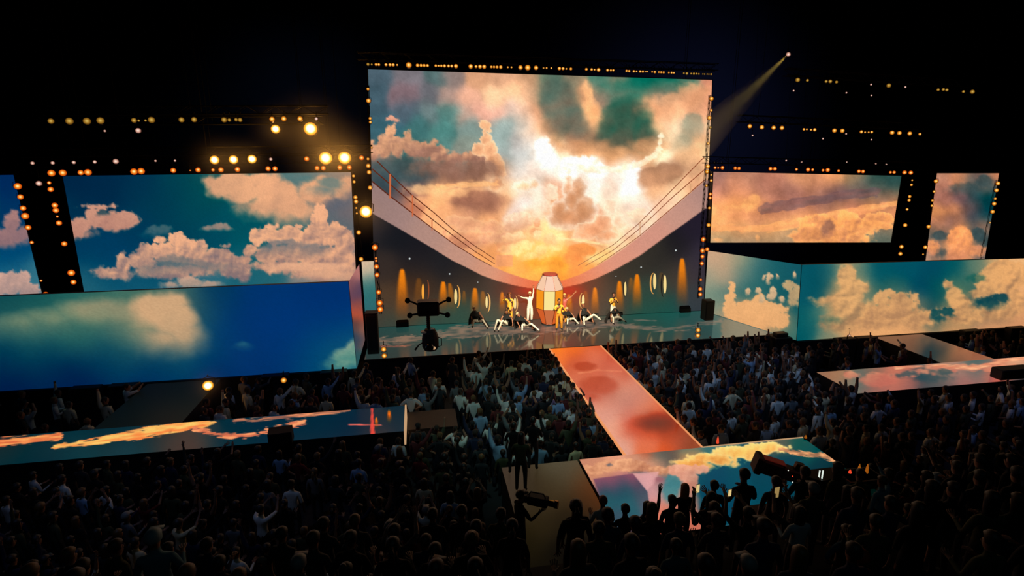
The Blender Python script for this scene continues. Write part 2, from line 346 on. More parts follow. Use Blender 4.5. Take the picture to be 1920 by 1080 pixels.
def paint_bstage(p):
    p.base([(1110,875,190,130,105),(1160,868,215,150,120),(1130,890,205,145,110),(1180,880,210,150,125),(1210,842,170,75,50),(1250,838,120,80,70),(1240,850,65,95,95),(1290,842,70,105,105),(1340,835,60,110,110),(1200,862,190,140,115),(1230,872,205,145,115),(1260,862,90,85,80),(1290,860,215,150,90),
      (1140,908,150,90,105),(1180,900,150,88,105),(1140,925,70,75,90),(1190,920,45,95,110),(1150,945,50,85,100),(1190,945,60,90,105),(1200,965,95,80,90),
      (1215,905,205,145,150),(1225,925,205,150,150),(1215,945,205,140,140),(1238,905,150,110,110),(1262,900,50,110,120),(1258,918,75,130,135),(1250,935,170,140,135),(1275,890,195,130,115),(1280,925,180,130,115),(1240,955,215,120,95),(1265,950,190,110,90),
      (1310,895,10,85,100),(1340,885,5,78,98),(1380,880,8,82,98),(1420,870,15,75,90),(1330,915,5,75,95),(1470,835,90,95,85),(1500,830,12,88,82),(1520,845,15,85,85),(1480,865,5,70,85),(1540,875,8,62,72),(1580,885,5,45,45),(1560,900,3,50,55),(1600,890,8,35,32)], 13, 5, 26, 41)
    p.cloud([(1340,862,46,10),(1390,848,52,12),(1440,840,36,10),(1300,872,34,10)], (255,205,110), (215,135,65), 2, 8, 18, 43, .95, (255,225,150))
    p.cloud([(1110,880,24,8),(1140,875,26,10),(1170,872,26,11),(1200,876,24,9),(1228,880,20,7),(1258,882,18,6),(1100,886,14,6)], (232,172,130), (172,112,86), 2, 6, 13, 44, .9, None, (.1,.7))
    p.cloud([(1142,872,5,2.5),(1200,886,14,2)], (95,95,105), (100,95,100), 1.5, 2, 8, 48, .8)
    q = Paint(p.X, p.Y).base([(1118,899,160,92,108),(1150,895,150,84,102),(1186,891,140,82,102),(1122,910,96,70,92),(1160,908,80,76,96),(1200,908,88,72,92),(1128,925,40,82,92),(1170,922,32,84,96),(1205,925,60,82,96),(1140,945,44,92,102),(1180,945,46,96,106),(1215,938,92,92,104),(1160,970,62,84,98)], 12, 2, 20, 49)
    p.mix(p.mask([(1112,898),(1187,888),(1214,922),(1220,960),(1150,985)], 1.2), q.C)
    p.poly([(1187,888),(1236,884),(1228,904),(1213,920)], (212,158,158), 1.5, .75)
    p.cloud([(1282,884,26,14),(1296,902,12,20),(1310,880,20,8)], (225,165,140), (195,130,110), 2, 5, 16, 45, .9)
    p.streak([(1460,842,.8),(1500,850,1.1),(1540,852,1.2),(1575,868,1.2)], 4, (230,165,115), (150,110,85), 46, 5, 30, 5, .18)
    p.cloud([(1262,905,14,14),(1256,922,14,16)], (58,122,130), (72,130,135), 3, 5, 16, 50, .85)
    p.cloud([(1236,900,9,5)], (150,95,105), (150,95,105), 3, 2, 12, 47, .7)
    p.tone(1.2, .98, .45, 1.0)
bs = deck('front_stage', 4.62, 12.35, 10.6, 14.2, ZS, 300, 120, paint_bstage, 'low front stage with teal sky and golden clouds at the near catwalk end', 'stage', material='ledrun')
o = MB().box((8.72, 14.18, 1.44), (12.35, 14.22, 1.52)).build('edge_light', 'edgedim', bs); o.location = -Vector(bs.location)

def paint_lower(p):
    p.base([(1070,870,125,115,90),(1095,900,140,95,55),(1105,915,150,70,25),(1060,900,100,90,65),(1040,930,85,65,35),(1090,935,70,48,25),(1000,940,80,66,45),(960,930,95,78,62),(900,935,85,62,50),(1010,980,60,48,24),(1060,975,42,32,16),(1000,1030,42,34,15),(1060,1040,10,9,6),(860,940,50,45,36),(1020,1070,22,18,8)], 22, 5, 50, 51)
deck('side_deck', 2.2, 4.58, 8.6, 14.3, 1.42, 90, 120, paint_lower, 'dim brownish side deck running along the left side of front stage', 'platform', 'ledmatt')

def paint_left_runway(p):
    p.base([(0,835,60,45,40),(100,840,12,48,58),(0,860,15,55,65),(60,870,12,48,58),(150,860,20,60,68),(250,855,18,60,70),(330,850,60,55,55),(350,845,85,58,55),(420,830,30,55,62),(200,800,12,45,55),(300,800,20,40,50),(420,800,18,52,62),(520,800,14,50,62),(600,800,10,50,62),(680,795,10,48,60),(740,790,20,52,62),(740,810,25,50,60),(690,815,10,45,58),(560,785,20,52,60)], 32, 6, 60, 61)
    p.streak([(-60,836,1.3),(20,828,1.2),(110,818,.9)], 7, (240,165,105), (200,110,75), 62, 5, 60, 5)
    p.streak([(105,838,.8),(180,829,1.0),(260,814,1.3),(330,800,1.3),(400,791,.8)], 6.5, (250,190,115), (225,135,80), 63, 6, 60, 5, -.12)
    p.streak([(365,806,.7),(430,819,.9),(470,815,.7),(520,803,.8),(570,791,.8)], 6, (240,160,115), (190,110,85), 64, 6, 50, 5, -.1)
    p.streak([(440,788,.5),(520,783,.6),(570,778,1.0),(640,770,.9),(655,768,.3)], 5, (225,150,110), (140,100,85), 65, 5, 50, 4)
    p.streak([(655,796,.8),(715,797,.7)], 2, (230,120,105), (200,95,90), 66, 1, 50, 4, 0)
    p.poly([(696,762),(699,762),(703,818),(694,818)], (225,85,75), 1.2, .9)
    p.cloud([(730,777,2.5,7)], (250,140,40), (230,110,30), 2, 1, 12, 67); p.cloud([(706,789,1.8,6)], (250,140,40), (230,110,30), 1.5, 1, 12, 68)
    p.tone(1.25, 1.1, .4, .95)
lr = deck('left_runway', -20.0, -0.74, 16.95, 18.92, ZS, 420, 44, paint_left_runway, 'long side runway at left with streaky orange cloud picture', 'runway', material='ledrun')
o = MB().box((-.76, 16.93, 1.0), (-.70, 18.94, 1.53)).build('edge_light', 'edgedim', lr); o.location = -Vector(lr.location)

def paint_right_runway(p):
    p.base([(1540,700,140,100,80),(1580,705,150,110,85),(1600,720,110,110,100),(1620,708,70,95,95),(1640,700,110,90,80),(1640,725,150,100,90),(1650,712,195,110,95),(1680,705,190,110,90),(1700,720,160,100,90),(1730,715,70,70,75),(1750,705,80,90,90),(1770,720,85,75,80),(1790,700,150,120,110),(1810,715,150,95,95),(1840,700,95,100,105),(1850,715,160,95,90),(1880,695,180,100,80),(1870,712,205,95,80),(1905,690,200,150,120),(1910,710,40,50,65),(1830,682,60,95,95),(1770,690,170,125,105),(1900,678,225,165,130),(1940,690,140,100,90)], 15, 6, 24, 71)
    p.cloud([(1600,703,14,5),(1650,712,32,11),(1720,700,22,6),(1795,690,60,5),(1870,690,40,6)], (215,140,110), (190,105,90), 2, 7, 18, 72, .8)
    p.cloud([(1700,702,24,5),(1745,708,30,6),(1770,697,16,4)], (25,70,80), (40,70,80), 2, 6, 14, 73, .7)
    p.streak([(1680,690,.7),(1760,686,1),(1830,690,1),(1885,676,1.1),(1960,670,1)], 3.5, (235,170,130), (200,120,95), 74, 4, 40, 4)
    p.tone(1.12, 1.0, .45)
rr = deck('right_runway', 16.85, 36.0, 16.9, 19.1, ZS, 300, 44, paint_right_runway, 'side runway at right with pink and teal cloud picture', 'runway', material='ledrun')

def paint_link_right(p):  # orange reflections painted as the walkway's own glow
    p.base([(1690,632,100,66,50),(1720,628,120,75,55),(1760,634,130,80,58),(1735,648,22,42,50),(1765,652,28,44,48),(1790,645,150,92,62),(1810,665,165,98,66),(1800,680,90,62,52),(1830,680,150,90,64),(1700,650,90,60,48)], 13, 5, 26, 81); return
    p.base([(1700,630,90,60,50),(1740,632,120,75,55),(1790,640,115,70,50),(1730,645,30,45,50),(1770,655,60,50,48),(1800,665,150,90,60),(1830,660,80,45,35),(1830,685,120,75,55)], 18, 4, 30, 81)
deck('right_link_walkway', 23.3, 26.2, 19.13, 22.85, ZS-.02, 60, 60, paint_link_right, 'reflective walkway joining the right wall screen to right runway', 'walkway', material='ledrun')
def paint_link_left(p):
    p.base([(250,760,14,20,20),(320,750,20,26,24),(370,745,28,32,28),(300,785,34,28,26),(220,790,14,18,20)], 30, 4, 40, 83)
deck('left_link_walkway', -11.3, -8.5, 18.95, 22.85, ZS-.02, 50, 60, paint_link_left, 'dull grey walkway joining the left wall screen to left runway', 'walkway', 'ledmatt')
t = empty('stage_step', (-.1, 18.4, 0), label='brown low step block past the right end of left runway', cat='step')
MB().box((-.55, -.8, 0), (1.2, .55, 1.15), .03).build('step_body', 'wood', t)
MB().box((-.57, -.82, 1.15), (1.22, .57, 1.2)).build('step_top', 'wood', t)

# ================================================================== video walls
def frame_thing(name, corners, label, nx, ny, painter, depth=0.25, grow=0.06, cat='screen', rig=None):
    g = empty(name, (Vector(corners[2])+Vector(corners[3]))/2, label=label, cat=cat); loc = -Vector(g.location)
    o = video('display', corners, nx, ny, painter, 'led', g); o.location = loc
    o = slab('cabinet', corners, depth, 'black', g, grow, .015); o.location = loc
    if rig:
        b = MB()
        for u in (.08, .5, .92):
            p = Vector(corners[0]).lerp(Vector(corners[1]), u) + Vector((0, .2, 0)); b.tube([p, (p.x, p.y, 31.9)], .015, 4)
        o = b.build('hoist_cable', 'steel', g); o.location = loc
    return g

BAND_LO = [(698,400),(735,421),(772,442.5),(812,466),(849,489),(874,501),(904,516.5),(932,526.5),(960,534),(982,538.5),(1003,541.5),(1030,542.5),(1057,539),(1089,532),(1118,522),(1156,504),(1200,479),(1246,445),(1285,418),(1322,391)]
BAND_UP = [(697,341),(733,370),(772,400),(810,428),(851,458),(894,484),(922,499),(950,511),(980,521),(1003,527),(1030,529),(1055,526),(1085,516),(1120,498),(1159,473),(1199,444),(1262,389),(1322,338)]
def paint_main(p):
    B = []
    def row(y, s):
        for x, r, g, b in s: B.append((x, y, r, g, b))
    row(140,[(700,88,105,115),(760,125,120,125),(820,95,115,115),(850,140,125,120),(900,195,150,120),(950,205,160,130),(1000,190,150,120),(1030,100,120,105),(1080,140,130,110),(1130,85,130,115),(1160,130,130,110),(1200,20,110,95),(1240,30,110,95),(1290,90,120,105),(1330,205,145,120)])
    row(180,[(700,80,100,110),(760,135,115,120),(800,115,115,120),(840,165,140,130),(880,220,170,145),(930,250,205,165),(970,245,190,150),(1000,200,160,130),(1030,75,110,100),(1070,115,120,105),(1100,225,165,125),(1130,150,130,115),(1160,110,125,110),(1190,50,115,100),(1250,140,125,110),(1300,200,145,115),(1330,225,160,130)])
    row(210,[(700,75,95,105),(760,90,105,115),(800,110,125,125),(840,95,135,130),(870,190,160,145),(900,215,165,145),(930,225,175,155),(960,200,175,160),(985,250,205,175),(1010,220,165,130),(1040,150,130,110),(1080,85,105,95),(1110,250,190,140),(1130,190,150,125),(1170,40,105,90),(1200,130,125,105),(1220,220,160,120),(1260,240,185,145),(1300,225,170,135),(1325,235,175,140)])
    row(240,[(700,70,100,110),(730,70,105,115),(780,80,120,120),(830,90,135,130),(880,130,150,145),(940,150,165,160),(980,180,175,165),(995,255,215,185),(1015,230,165,120),(1050,150,125,105),(1080,120,115,100),(1110,215,165,125),(1140,80,105,90),(1170,45,100,85),(1210,90,110,95),(1235,240,190,145),(1260,250,215,180),(1290,180,165,140),(1325,240,190,155)])
    row(265,[(720,75,110,115),(760,75,115,115),(830,95,130,125),(880,140,150,140),(940,155,170,165),(980,190,185,180),(1010,255,235,215),(1040,245,180,125),(1080,225,160,120),(1130,130,110,95),(1170,120,110,95),(1200,170,130,105),(1235,255,220,180),(1270,190,170,140),(1325,245,195,150)])
    row(290,[(720,120,120,115),(800,110,125,115),(870,140,145,135),(940,165,170,165),(980,200,200,195),(1020,255,255,250),(1060,255,235,205),(1100,240,185,140),(1150,220,160,120),(1200,230,170,125),(1240,255,235,200),(1280,225,180,140),(1320,240,190,145)])
    row(320,[(710,90,90,95),(760,75,95,95),(800,130,110,105),(850,150,115,100),(900,160,120,100),(935,210,160,125),(965,215,205,195),(1000,225,205,190),(1040,230,215,200),(1070,255,250,240),(1120,255,255,250),(1170,240,225,210),(1190,255,250,240),(1215,200,150,115),(1260,175,135,110),(1310,215,170,135)])
    row(350,[(720,80,85,90),(780,135,110,105),(830,225,170,130),(880,235,180,135),(930,245,205,165),(970,245,215,185),(1000,245,225,205),(1040,215,165,135),(1080,230,190,165),(1110,255,245,235),(1150,235,210,190),(1190,255,255,250),(1230,225,175,135),(1270,240,200,160),(1300,215,165,130)])
    row(380,[(740,120,105,105),(780,190,130,105),(820,240,180,130),(870,165,120,100),(920,160,115,95),(945,235,180,135),(975,240,225,215),(1010,240,215,195),(1045,215,160,120),(1080,225,165,125),(1110,255,240,220),(1150,255,230,205),(1200,240,215,195),(1250,235,195,165)])
    row(410,[(830,235,175,130),(870,215,160,125),(920,230,170,125),(970,235,210,195),(1000,235,190,155),(1050,205,150,110),(1085,240,180,140),(1120,225,160,125),(1150,245,220,190),(1200,240,210,185)])
    row(440,[(870,225,165,125),(920,215,160,125),(960,220,165,125),(1000,240,190,140),(1040,255,215,155),(1080,235,175,125),(1120,220,155,115),(1160,245,205,165)])
    row(470,[(930,235,165,110),(980,250,185,110),(1020,255,205,125),(1050,245,175,90),(1080,225,150,95),(1110,240,190,130)])
    row(497,[(970,245,170,95),(1010,255,190,90),(1050,240,165,70),(1090,230,150,85)])
    row(520,[(1000,245,160,85),(1040,240,150,70)])
    p.base(B, 12.5, 15, 46, 101)
    p.cloud([(1045,190,26,44),(1060,225,34,34),(1085,245,30,22)], (92,112,102), (128,112,98), 12, 12, 40, 151, .8)
    p.cloud([(1150,235,30,36),(1180,225,40,40),(1195,255,34,22),(1165,262,34,20)], (42,100,86), (92,100,86), 12, 12, 40, 152, .85)
    p.cloud([(1215,165,70,16),(1180,160,40,14)], (30,112,98), (95,122,105), 10, 10, 40, 153, .75)
    p.cloud([(1090,280,60,14),(1150,288,60,14),(1210,275,34,14)], (196,146,110), (232,176,128), 9, 8, 34, 154, .75)
    p.cloud([(1103,190,9,26),(1112,215,11,18)], (250,192,142), (240,178,128), 6, 8, 26, 155, .85)
    p.cloud([(1270,190,50,16),(1300,170,30,14),(1245,205,30,12)], (222,162,124), (236,176,136), 8, 10, 34, 156, .7)
    p.cloud([(1298,235,18,22),(1285,262,14,12)], (150,152,132), (175,165,140), 6, 8, 24, 157, .7)
    # crisp cumulus: left bank, tower, bright rims, dark bellies
    p.cloud([(735,222,6,5),(728,224,4,4),(743,225,4,3)], (215,160,135), (195,145,125), 1.2, 4, 8, 111)
    p.cloud([(700,285,12,18),(722,275,14,22),(733,250,9,14),(745,275,14,20),(765,262,7,14),(772,280,16,16),(795,285,18,14),(815,278,5,12),(822,290,16,14),(850,298,24,9),(885,296,26,10)], (228,172,134), (160,120,105), 2, 8, 16, 112, .95, None, (-.2,.9))
    p.cloud([(905,232,8,10),(915,240,7,12),(910,262,10,14),(898,280,12,14),(918,282,15,18),(925,300,15,18),(935,318,12,20),(930,345,12,14)], (238,180,138), (205,150,115), 1.5, 7, 14, 113, .95, (250,215,175))
    p.cloud([(740,318,44,14),(775,325,36,18),(720,335,26,22)], (84,98,98), (70,86,92), 8, 8, 26, 113, .85)
    p.cloud([(830,315,50,14),(870,325,52,20),(905,318,30,16)], (150,118,105), (138,104,90), 9, 8, 26, 114, .8)
    p.cloud([(900,375,45,17),(870,380,20,10)], (165,118,98), (150,108,92), 6, 5, 26, 115, .8)
    p.streak([(820,352,1),(870,345,1),(930,346,.9)], 6, (250,195,140), (240,180,125), 116, 5, 40, 6, 0, .7)
    p.cloud([(800,355,36,9),(845,362,30,8),(790,375,18,7),(835,395,22,8)], (252,202,145), (226,165,122), 5, 7, 20, 171, .6)
    p.cloud([(845,440,26,10),(880,436,26,12),(915,445,24,10),(865,455,20,8)], (242,184,138), (190,132,108), 2.5, 8, 14, 172, .75)
    p.cloud([(960,408,14,9),(975,420,18,10),(950,425,14,8),(985,405,10,8)], (255,226,192), (216,168,138), 2.5, 7, 13, 173, .7)
    p.cloud([(1190,400,16,8),(1205,412,18,8),(1180,445,14,7)], (255,228,195), (226,186,155), 2.5, 7, 13, 174, .7)
    p.cloud([(1022,285,18,26),(1035,300,12,18)], (255,255,252), (255,245,232), 5, 7, 18, 117, .95)
    p.cloud([(1075,305,24,12),(1098,303,18,9),(1120,318,18,12),(1190,330,10,22),(1185,350,14,14)], (255,255,252), (255,250,240), 4, 8, 18, 118, .95)
    p.streak([(1060,312,1),(1100,318,1.2),(1150,318,1),(1200,308,.9),(1235,285,.9),(1240,250,.6)], 6, (255,240,220), (255,225,190), 119, 4, 30, 8, 0, .75)
    p.cloud([(1230,330,34,17),(1250,322,28,16),(1215,338,20,14)], (170,130,105), (185,140,110), 4, 5, 26, 120, .85)
    p.cloud([(1065,350,9,30),(1075,375,18,28),(1085,360,16,26),(1095,395,24,30),(1062,408,32,22),(1050,395,18,20),(1080,412,32,16)], (205,150,112), (195,140,105), 3, 7, 18, 121, .92, (255,248,235))
    p.cloud([(1112,430,30,16),(1130,420,18,18),(1135,440,22,12),(1095,440,20,10)], (215,155,120), (225,160,120), 2.5, 7, 16, 122, .9, (255,235,205))
    p.cloud([(1158,412,9),(1165,420,10,8),(1145,385,10,12),(1180,430,14,8)], (235,195,165), (225,180,150), 2, 6, 12, 123, .7, (255,240,215))
    p.cloud([(985,350,20,9),(1000,345,10,9)], (240,195,150), (225,165,120), 3, 6, 16, 124, .8, (255,250,240))
    p.cloud([(1007,418,5,8),(1004,434,9,5)], (215,155,120), (215,155,110), 1.5, 4, 9, 125, .8)
    p.cloud([(1012,405,14,10),(1022,385,12,12),(1035,362,10,14)], (255,236,212), (240,205,178), 3, 8, 14, 126, .55)
    p.cloud([(880,420,28,12),(920,425,24,10),(850,415,14,8),(940,445,30,8)], (215,158,125), (195,140,118), 3, 8, 16, 127, .7, (240,195,150))
    p.cloud([(1010,494,24,8),(1035,490,16,7),(1055,494,10,7)], (255,170,60), (240,150,55), 4, 6, 14, 128, .55)
    p.cloud([(960,470,20,9),(985,462,16,8),(1015,470,14,8),(1000,480,18,6),(1040,466,12,7),(1048,450,9,9),(1125,482,18,8),(1140,474,10,8)], (255,226,165), (245,190,125), 2.5, 7, 13, 160, .75)
    p.cloud([(960,445,16,8),(975,440,10,8),(1010,440,8,9),(1030,448,12,8)], (255,222,175), (232,175,128), 2.5, 7, 13, 161, .7)
    p.cloud([(1090,470,26,12),(1075,485,18,12)], (230,150,85), (225,140,80), 2, 4, 18, 129, .8)
    p.streak([(1050,447,1),(1100,452,1),(1160,466,.8)], 2.4, (255,225,175), (250,205,150), 130, 2, 40, 5, .1, .8)
    p.poly([(930,478),(962,478),(961,500),(930,500)], (226,158,118), 1, .7)
    p.poly([(931,455),(958,455),(958,474),(931,474)], (224,160,125), 3, .4)
    p.mottle(.14, 26).tone(1.22, 1.03, .55)
    # ship's bow below: pale bulwark, dark hull, warm wall washes
    X, Y = p.X, p.Y
    lo = np.interp(X, [q[0] for q in BAND_LO], [q[1] for q in BAND_LO]); up = np.interp(X, [q[0] for q in BAND_UP], [q[1] for q in BAND_UP])
    c = Paint(X, Y); c.base([(700,370,150,122,118),(740,405,160,128,122),(800,445,178,138,125),(860,485,195,145,125),(920,515,215,150,120),(970,528,228,130,95),(1000,534,240,105,60),(1030,536,240,110,60),(1060,532,240,115,65),(1100,520,232,140,105),(1160,490,222,150,125),(1220,450,212,148,128),(1280,400,200,148,130),(1320,365,175,135,125)], 26, 3, 40, 140)
    p.mix(sst(-.8, .8, Y-up), c.C)
    h = Paint(X, Y); h.base([(705,420,42,38,40),(740,440,22,24,30),(780,470,24,24,30),(720,500,52,42,38),(780,500,40,34,34),(830,500,30,30,34),(870,515,38,34,34),(720,560,78,58,42),(715,600,70,60,50),(780,540,70,45,28),(810,540,58,45,36),(870,540,72,55,42),(920,535,60,48,40),(950,540,95,42,26),(985,550,165,45,18),(1000,575,120,60,35),(960,580,95,75,55),(900,580,75,70,55),(860,585,55,72,60),(800,585,85,65,48),(760,590,95,60,38),(740,610,40,70,65),(800,605,30,75,70),(870,595,42,78,66),(920,600,60,72,58),
       (1065,550,185,48,18),(1080,570,130,75,45),(1110,530,110,55,32),(1130,560,85,65,48),(1150,520,60,52,42),(1170,560,78,65,52),(1200,490,55,50,42),(1220,470,48,44,38),(1215,560,45,72,60),(1240,490,40,38,36),(1270,460,28,26,30),(1300,430,34,28,42),(1230,540,52,64,55),(1260,520,68,58,48),(1300,500,58,50,55),(1300,560,55,58,62),(1250,580,25,78,70),(1200,585,28,80,70),(1310,590,45,55,62),(1320,480,48,42,58),(1150,590,70,68,58),(1090,595,95,70,52)], 20, 3, 40, 150)
    def cone(x, y0, y1, w, a=1.0, dy=0):
        t = np.clip((Y-y0)/(y1-y0), 0, 1.3); hw = w*np.sqrt(np.clip(t, 0, 1)*1.6+.001)**.8 + .5
        d = np.abs(X-x-dy*t)/hw; al = (1-sst(.35, 1.1, d))*sst(0, .04, t)*(1-sst(.25, 1.15, t))*a
        col = np.array([250,135,15])/255.*(1-t[:,None]) + np.array([140,75,30])/255.*t[:,None]; h.mix(al, np.clip(col, 0, 1))
    for q in [(754,503,600,13),(831,527,585,10),(890.5,539,592,9,.95),(941.5,547,590,6,.9),(1067,551,598,8,.9),(1115.5,538,595,8.5),(1161.5,526,588,9),(1194.5,513,582,10),(1279,483,575,11.5)]: cone(*q)
    for q in [(785,520,600,12,.25),(843,530,588,8,.6,6),(905,545,595,9,.45,4),(870,545,575,5,.35),(1098,545,590,8,.3),(1183,520,560,7,.35),(1240,510,570,10,.15)]: cone(*q)
    p.mix(sst(-.8, .8, Y-lo), h.C)
    red = np.exp(-((X-1003)/30)**2-((Y-545)/8)**2) + np.exp(-((X-1066)/26)**2-((Y-545)/9)**2); p.mix(np.clip(red*.6, 0, .7)*sst(-.5, .5, Y-lo), (205,42,12))
MAINC = [(-2.12,29,14.86),(16.36,29,14.80),(-2.52,29,1.52),(17.05,29,1.52)]
main = frame_thing('main_screen', MAINC, 'tall central video screen showing a sunset sky above a ship bow', 330, 245, paint_main, .3, .08, rig=True)
ML = -Vector(main.location)
def M29(x, y, d=0.0): return at(x, y, 28.97-d)
# the pictured bow: three rails each side, posts, portholes and downlights, raised a little off the wall
RAILS = [[(707,302),(731,326),(772.5,366),(814,399),(847.5,429),(885,457.5),(928,486)], [(698,317),(731,345),(772.5,381),(810,411),(851,443),(890,471),(928,495)], [(697.5,340),(733,369),(772.5,399),(810,427.5),(851,457.5),(894,484),(922,499)],
         [(1320,296),(1315,300),(1234,382.5),(1197,420),(1150,459),(1084,498)], [(1321,318),(1262,369),(1199,429),(1150,469),(1097,499)], [(1321,337.5),(1262.5,388),(1199,442.5),(1159,471),(1120,497)]]
for k, r in enumerate(RAILS):
    n = len(r); o = MB().tube([M29(*q) for q in r], [(.034 if k < 3 else .028)*(1 - .45*(i/(n-1))) for i in range(n)], 5).build('rail', 'rail' if k < 3 else 'railr', main); o.location = ML
for (x, y0, y1, r, m) in [(731.5,326,372,.05,'post'),(773.5,366,406,.045,'post'),(810,411,432,.03,'post'),(1295,344,362,.03,'postdim'),(1200,417,440,.02,'postdim')]:
    o = MB().tube([M29(x, y0), M29(x, y1)], r, 6).build('rail_post', m, main); o.location = ML
def lens_shape(cx, cy, rx, ry, n=20): return [(cx+rx*math.cos(2*math.pi*i/n), cy+ry*math.sin(2*math.pi*i/n)) for i in range(n)]
def crescent(cx, cy, rx, ry, th, side, n=12):
    a = [(cx+side*rx*math.sin(math.pi*i/n), cy-ry*math.cos(math.pi*i/n)) for i in range(n+1)]
    b = [(cx+side*(rx-th)*math.sin(math.pi*i/n), cy-ry*.96*math.cos(math.pi*i/n)) for i in range(n, -1, -1)]; return a + b
def flat(name, pts, m, parent, d=.03, th=.03):
    v = [M29(x, y, d) for x, y in pts] + [M29(x, y, d-th) for x, y in pts]; n = len(pts)
    f = [tuple(range(n)), tuple(range(2*n-1, n-1, -1))] + [(i, n+i, n+(i+1)%n, (i+1)%n) for i in range(n)]
    o = mk(name, v, f, m, parent); o.location = ML if parent == main else (0, 0, 0); return o
PORTS = [(793,547,2.4,15,801,544,4,19,2.6,1,'glassamber','glassrimdim'),(854.5,556,2.8,14,857,556,6.5,21,3,1,'glass','glassrim'),(912.5,566.5,2.2,11.5,914,567.5,5.8,18,2.6,1,'glass','glassrim'),(965.5,569,2.6,10.5,966,569.5,5.5,15,2,1,'glass','glassrim'),
         (1093.5,563.5,2.6,11,1092,564,6.2,14.5,2.4,-1,'glass','glassrim'),(1172.3,541.5,2.2,13,1171.5,542,3.6,15,2,-1,'glass','rimdark'),(1227.5,527.5,2.9,15,1225.5,531.5,7,20,2.6,-1,'glass','glassrim'),(1246.7,533,2.9,17.5,1244,535,5.5,22,3,-1,'glass','rimdark')]
for (cx, cy, rx, ry, ox, oy, orx, ory, th, sd, gm, rm) in PORTS:
    rim = flat('porthole', crescent(ox, oy, orx, ory, th, sd), rm, main)
    g = flat('porthole_glass', lens_shape(cx, cy, rx, ry), gm, rim)
for (x, y, r) in [(768,485,.05),(843,513.5,.042),(896,529,.022),(1267,469.5,.05),(1202,501,.045),(1155,518,.028)]:
    o = MB().lathe([(r*.5,-.03),(r,-.015),(r,.0),(r*.5,.02)], 10, 'y', M29(x, y, .02)).build('downlight', 'dot', main); o.location = ML

def paint_ul(p):
    p.base([(0,340,0,45,85),(0,400,5,55,90),(0,470,10,70,105),(0,540,30,90,115),(40,540,60,110,125),(130,345,0,42,68),(200,340,0,45,70),(260,345,0,52,75),(330,345,2,65,78),(380,345,5,75,80),(130,400,5,52,75),(300,380,0,60,78),(360,400,0,70,82),(330,430,0,62,80),(250,440,0,58,82),(180,470,8,60,88),(230,480,5,62,92),(400,450,0,72,88),(450,420,5,78,88),(470,480,20,85,95),(300,500,10,72,95),(200,520,20,78,100),(170,545,45,95,110),(260,530,30,85,105),(330,530,40,92,110),(450,520,30,90,105),(480,510,50,100,110),(400,530,60,105,118),
      (560,330,85,115,115),(600,330,120,125,118),(640,335,165,135,115),(640,360,150,120,112),(620,380,90,95,105),(650,390,105,100,105),(610,345,80,110,115),(650,420,95,100,105),(640,520,180,145,125),(600,530,120,120,118),(560,400,120,120,112),(540,425,10,82,92),(620,410,80,105,110)], 26, 8, 40, 201)
    p.cloud([(430,345,40,20),(480,350,50,26),(520,370,50,30),(550,390,40,26),(590,360,30,26),(500,385,50,18),(460,360,40,20),(640,350,26,18)], (228,170,132), (190,145,118), 8, 12, 32, 202, .95, None, (.2,.5))
    p.cloud([(575,335,12,6),(620,345,22,10),(608,356,20,6)], (85,118,118), (95,118,118), 5, 6, 22, 203, .8)
    p.cloud([(635,385,26,14),(650,400,20,12)], (85,95,108), (105,100,105), 7, 6, 26, 204, .7)
    p.cloud([(150,425,26,14),(175,408,14,18),(190,395,8,10),(210,415,36,16),(240,412,20,14),(185,388,22,3),(235,405,12,8),(145,438,30,8)], (195,145,125), (170,125,112), 2.5, 7, 16, 205, .97, None, (0,.8))
    p.cloud([(192,398,10,5)], (10,55,72), (12,60,75), 2, 4, 10, 206, .7)
    p.cloud([(22,420,14,22),(10,445,34,16),(-30,450,40,14),(38,440,24,14)], (165,125,120), (140,110,112), 4, 8, 18, 207, .95)
    p.cloud([(0,520,30,8),(20,530,34,20),(45,525,10,16),(55,545,20,14),(-20,540,40,14)], (200,160,145), (160,135,130), 2.5, 8, 15, 208, .95)
    p.cloud([(390,427,10,5),(410,425,16,6),(425,428,8,4)], (175,140,125), (150,130,120), 2.5, 4, 12, 209, .85)
    p.cloud([(300,432,22,7),(290,436,14,5)], (95,110,112), (80,105,112), 4, 5, 14, 210, .7)
    p.cloud([(328,443,10,9),(335,455,16,12),(360,458,14,8),(380,455,7,6),(300,452,8,4),(295,465,6,5),(275,475,18,16),(265,490,28,14),(310,475,24,16),(350,475,40,18),(400,485,40,18),(440,500,30,20),(455,512,16,14),(230,493,12,18),(215,512,28,10),(190,508,14,6),(420,462,5,3),(330,510,70,10)], (226,170,136), (132,112,112), 2, 8, 15, 211, .97, None, (0,.75))
    p.cloud([(330,492,34,12),(380,500,44,8),(290,505,26,8)], (105,110,112), (130,120,115), 5, 7, 18, 212, .75)
    p.cloud([(355,530,26,9),(390,534,20,6),(320,535,14,5)], (200,160,138), (170,145,130), 3, 5, 14, 213, .85)
    p.cloud([(470,470,10,12),(485,445,16,16),(500,435,14,10),(520,445,24,14),(545,440,20,14),(570,450,20,16),(560,425,6,6),(508,423,8,4),(600,415,14,26),(595,440,22,22),(625,440,24,22),(645,455,20,26),(560,475,60,18),(620,485,46,22),(500,480,20,16),(465,488,6,5),(530,500,50,12),(600,510,50,14),(650,500,18,22)], (226,170,135), (135,112,110), 2, 9, 15, 214, .97, None, (0,.6))
    p.cloud([(530,462,34,12),(580,468,30,10),(500,470,16,10)], (105,110,115), (140,122,115), 5, 7, 18, 215, .8)
    p.cloud([(575,500,70,7),(620,515,46,8)], (220,170,138), (205,160,132), 4, 5, 20, 216, .8)
    p.streak([(180,548,1),(260,546,1),(380,540,1)], 2.2, (110,130,130), (80,115,122), 217, 2, 40, 4, -.05, .7)
    p.tone(1.12, 1.1, .4)
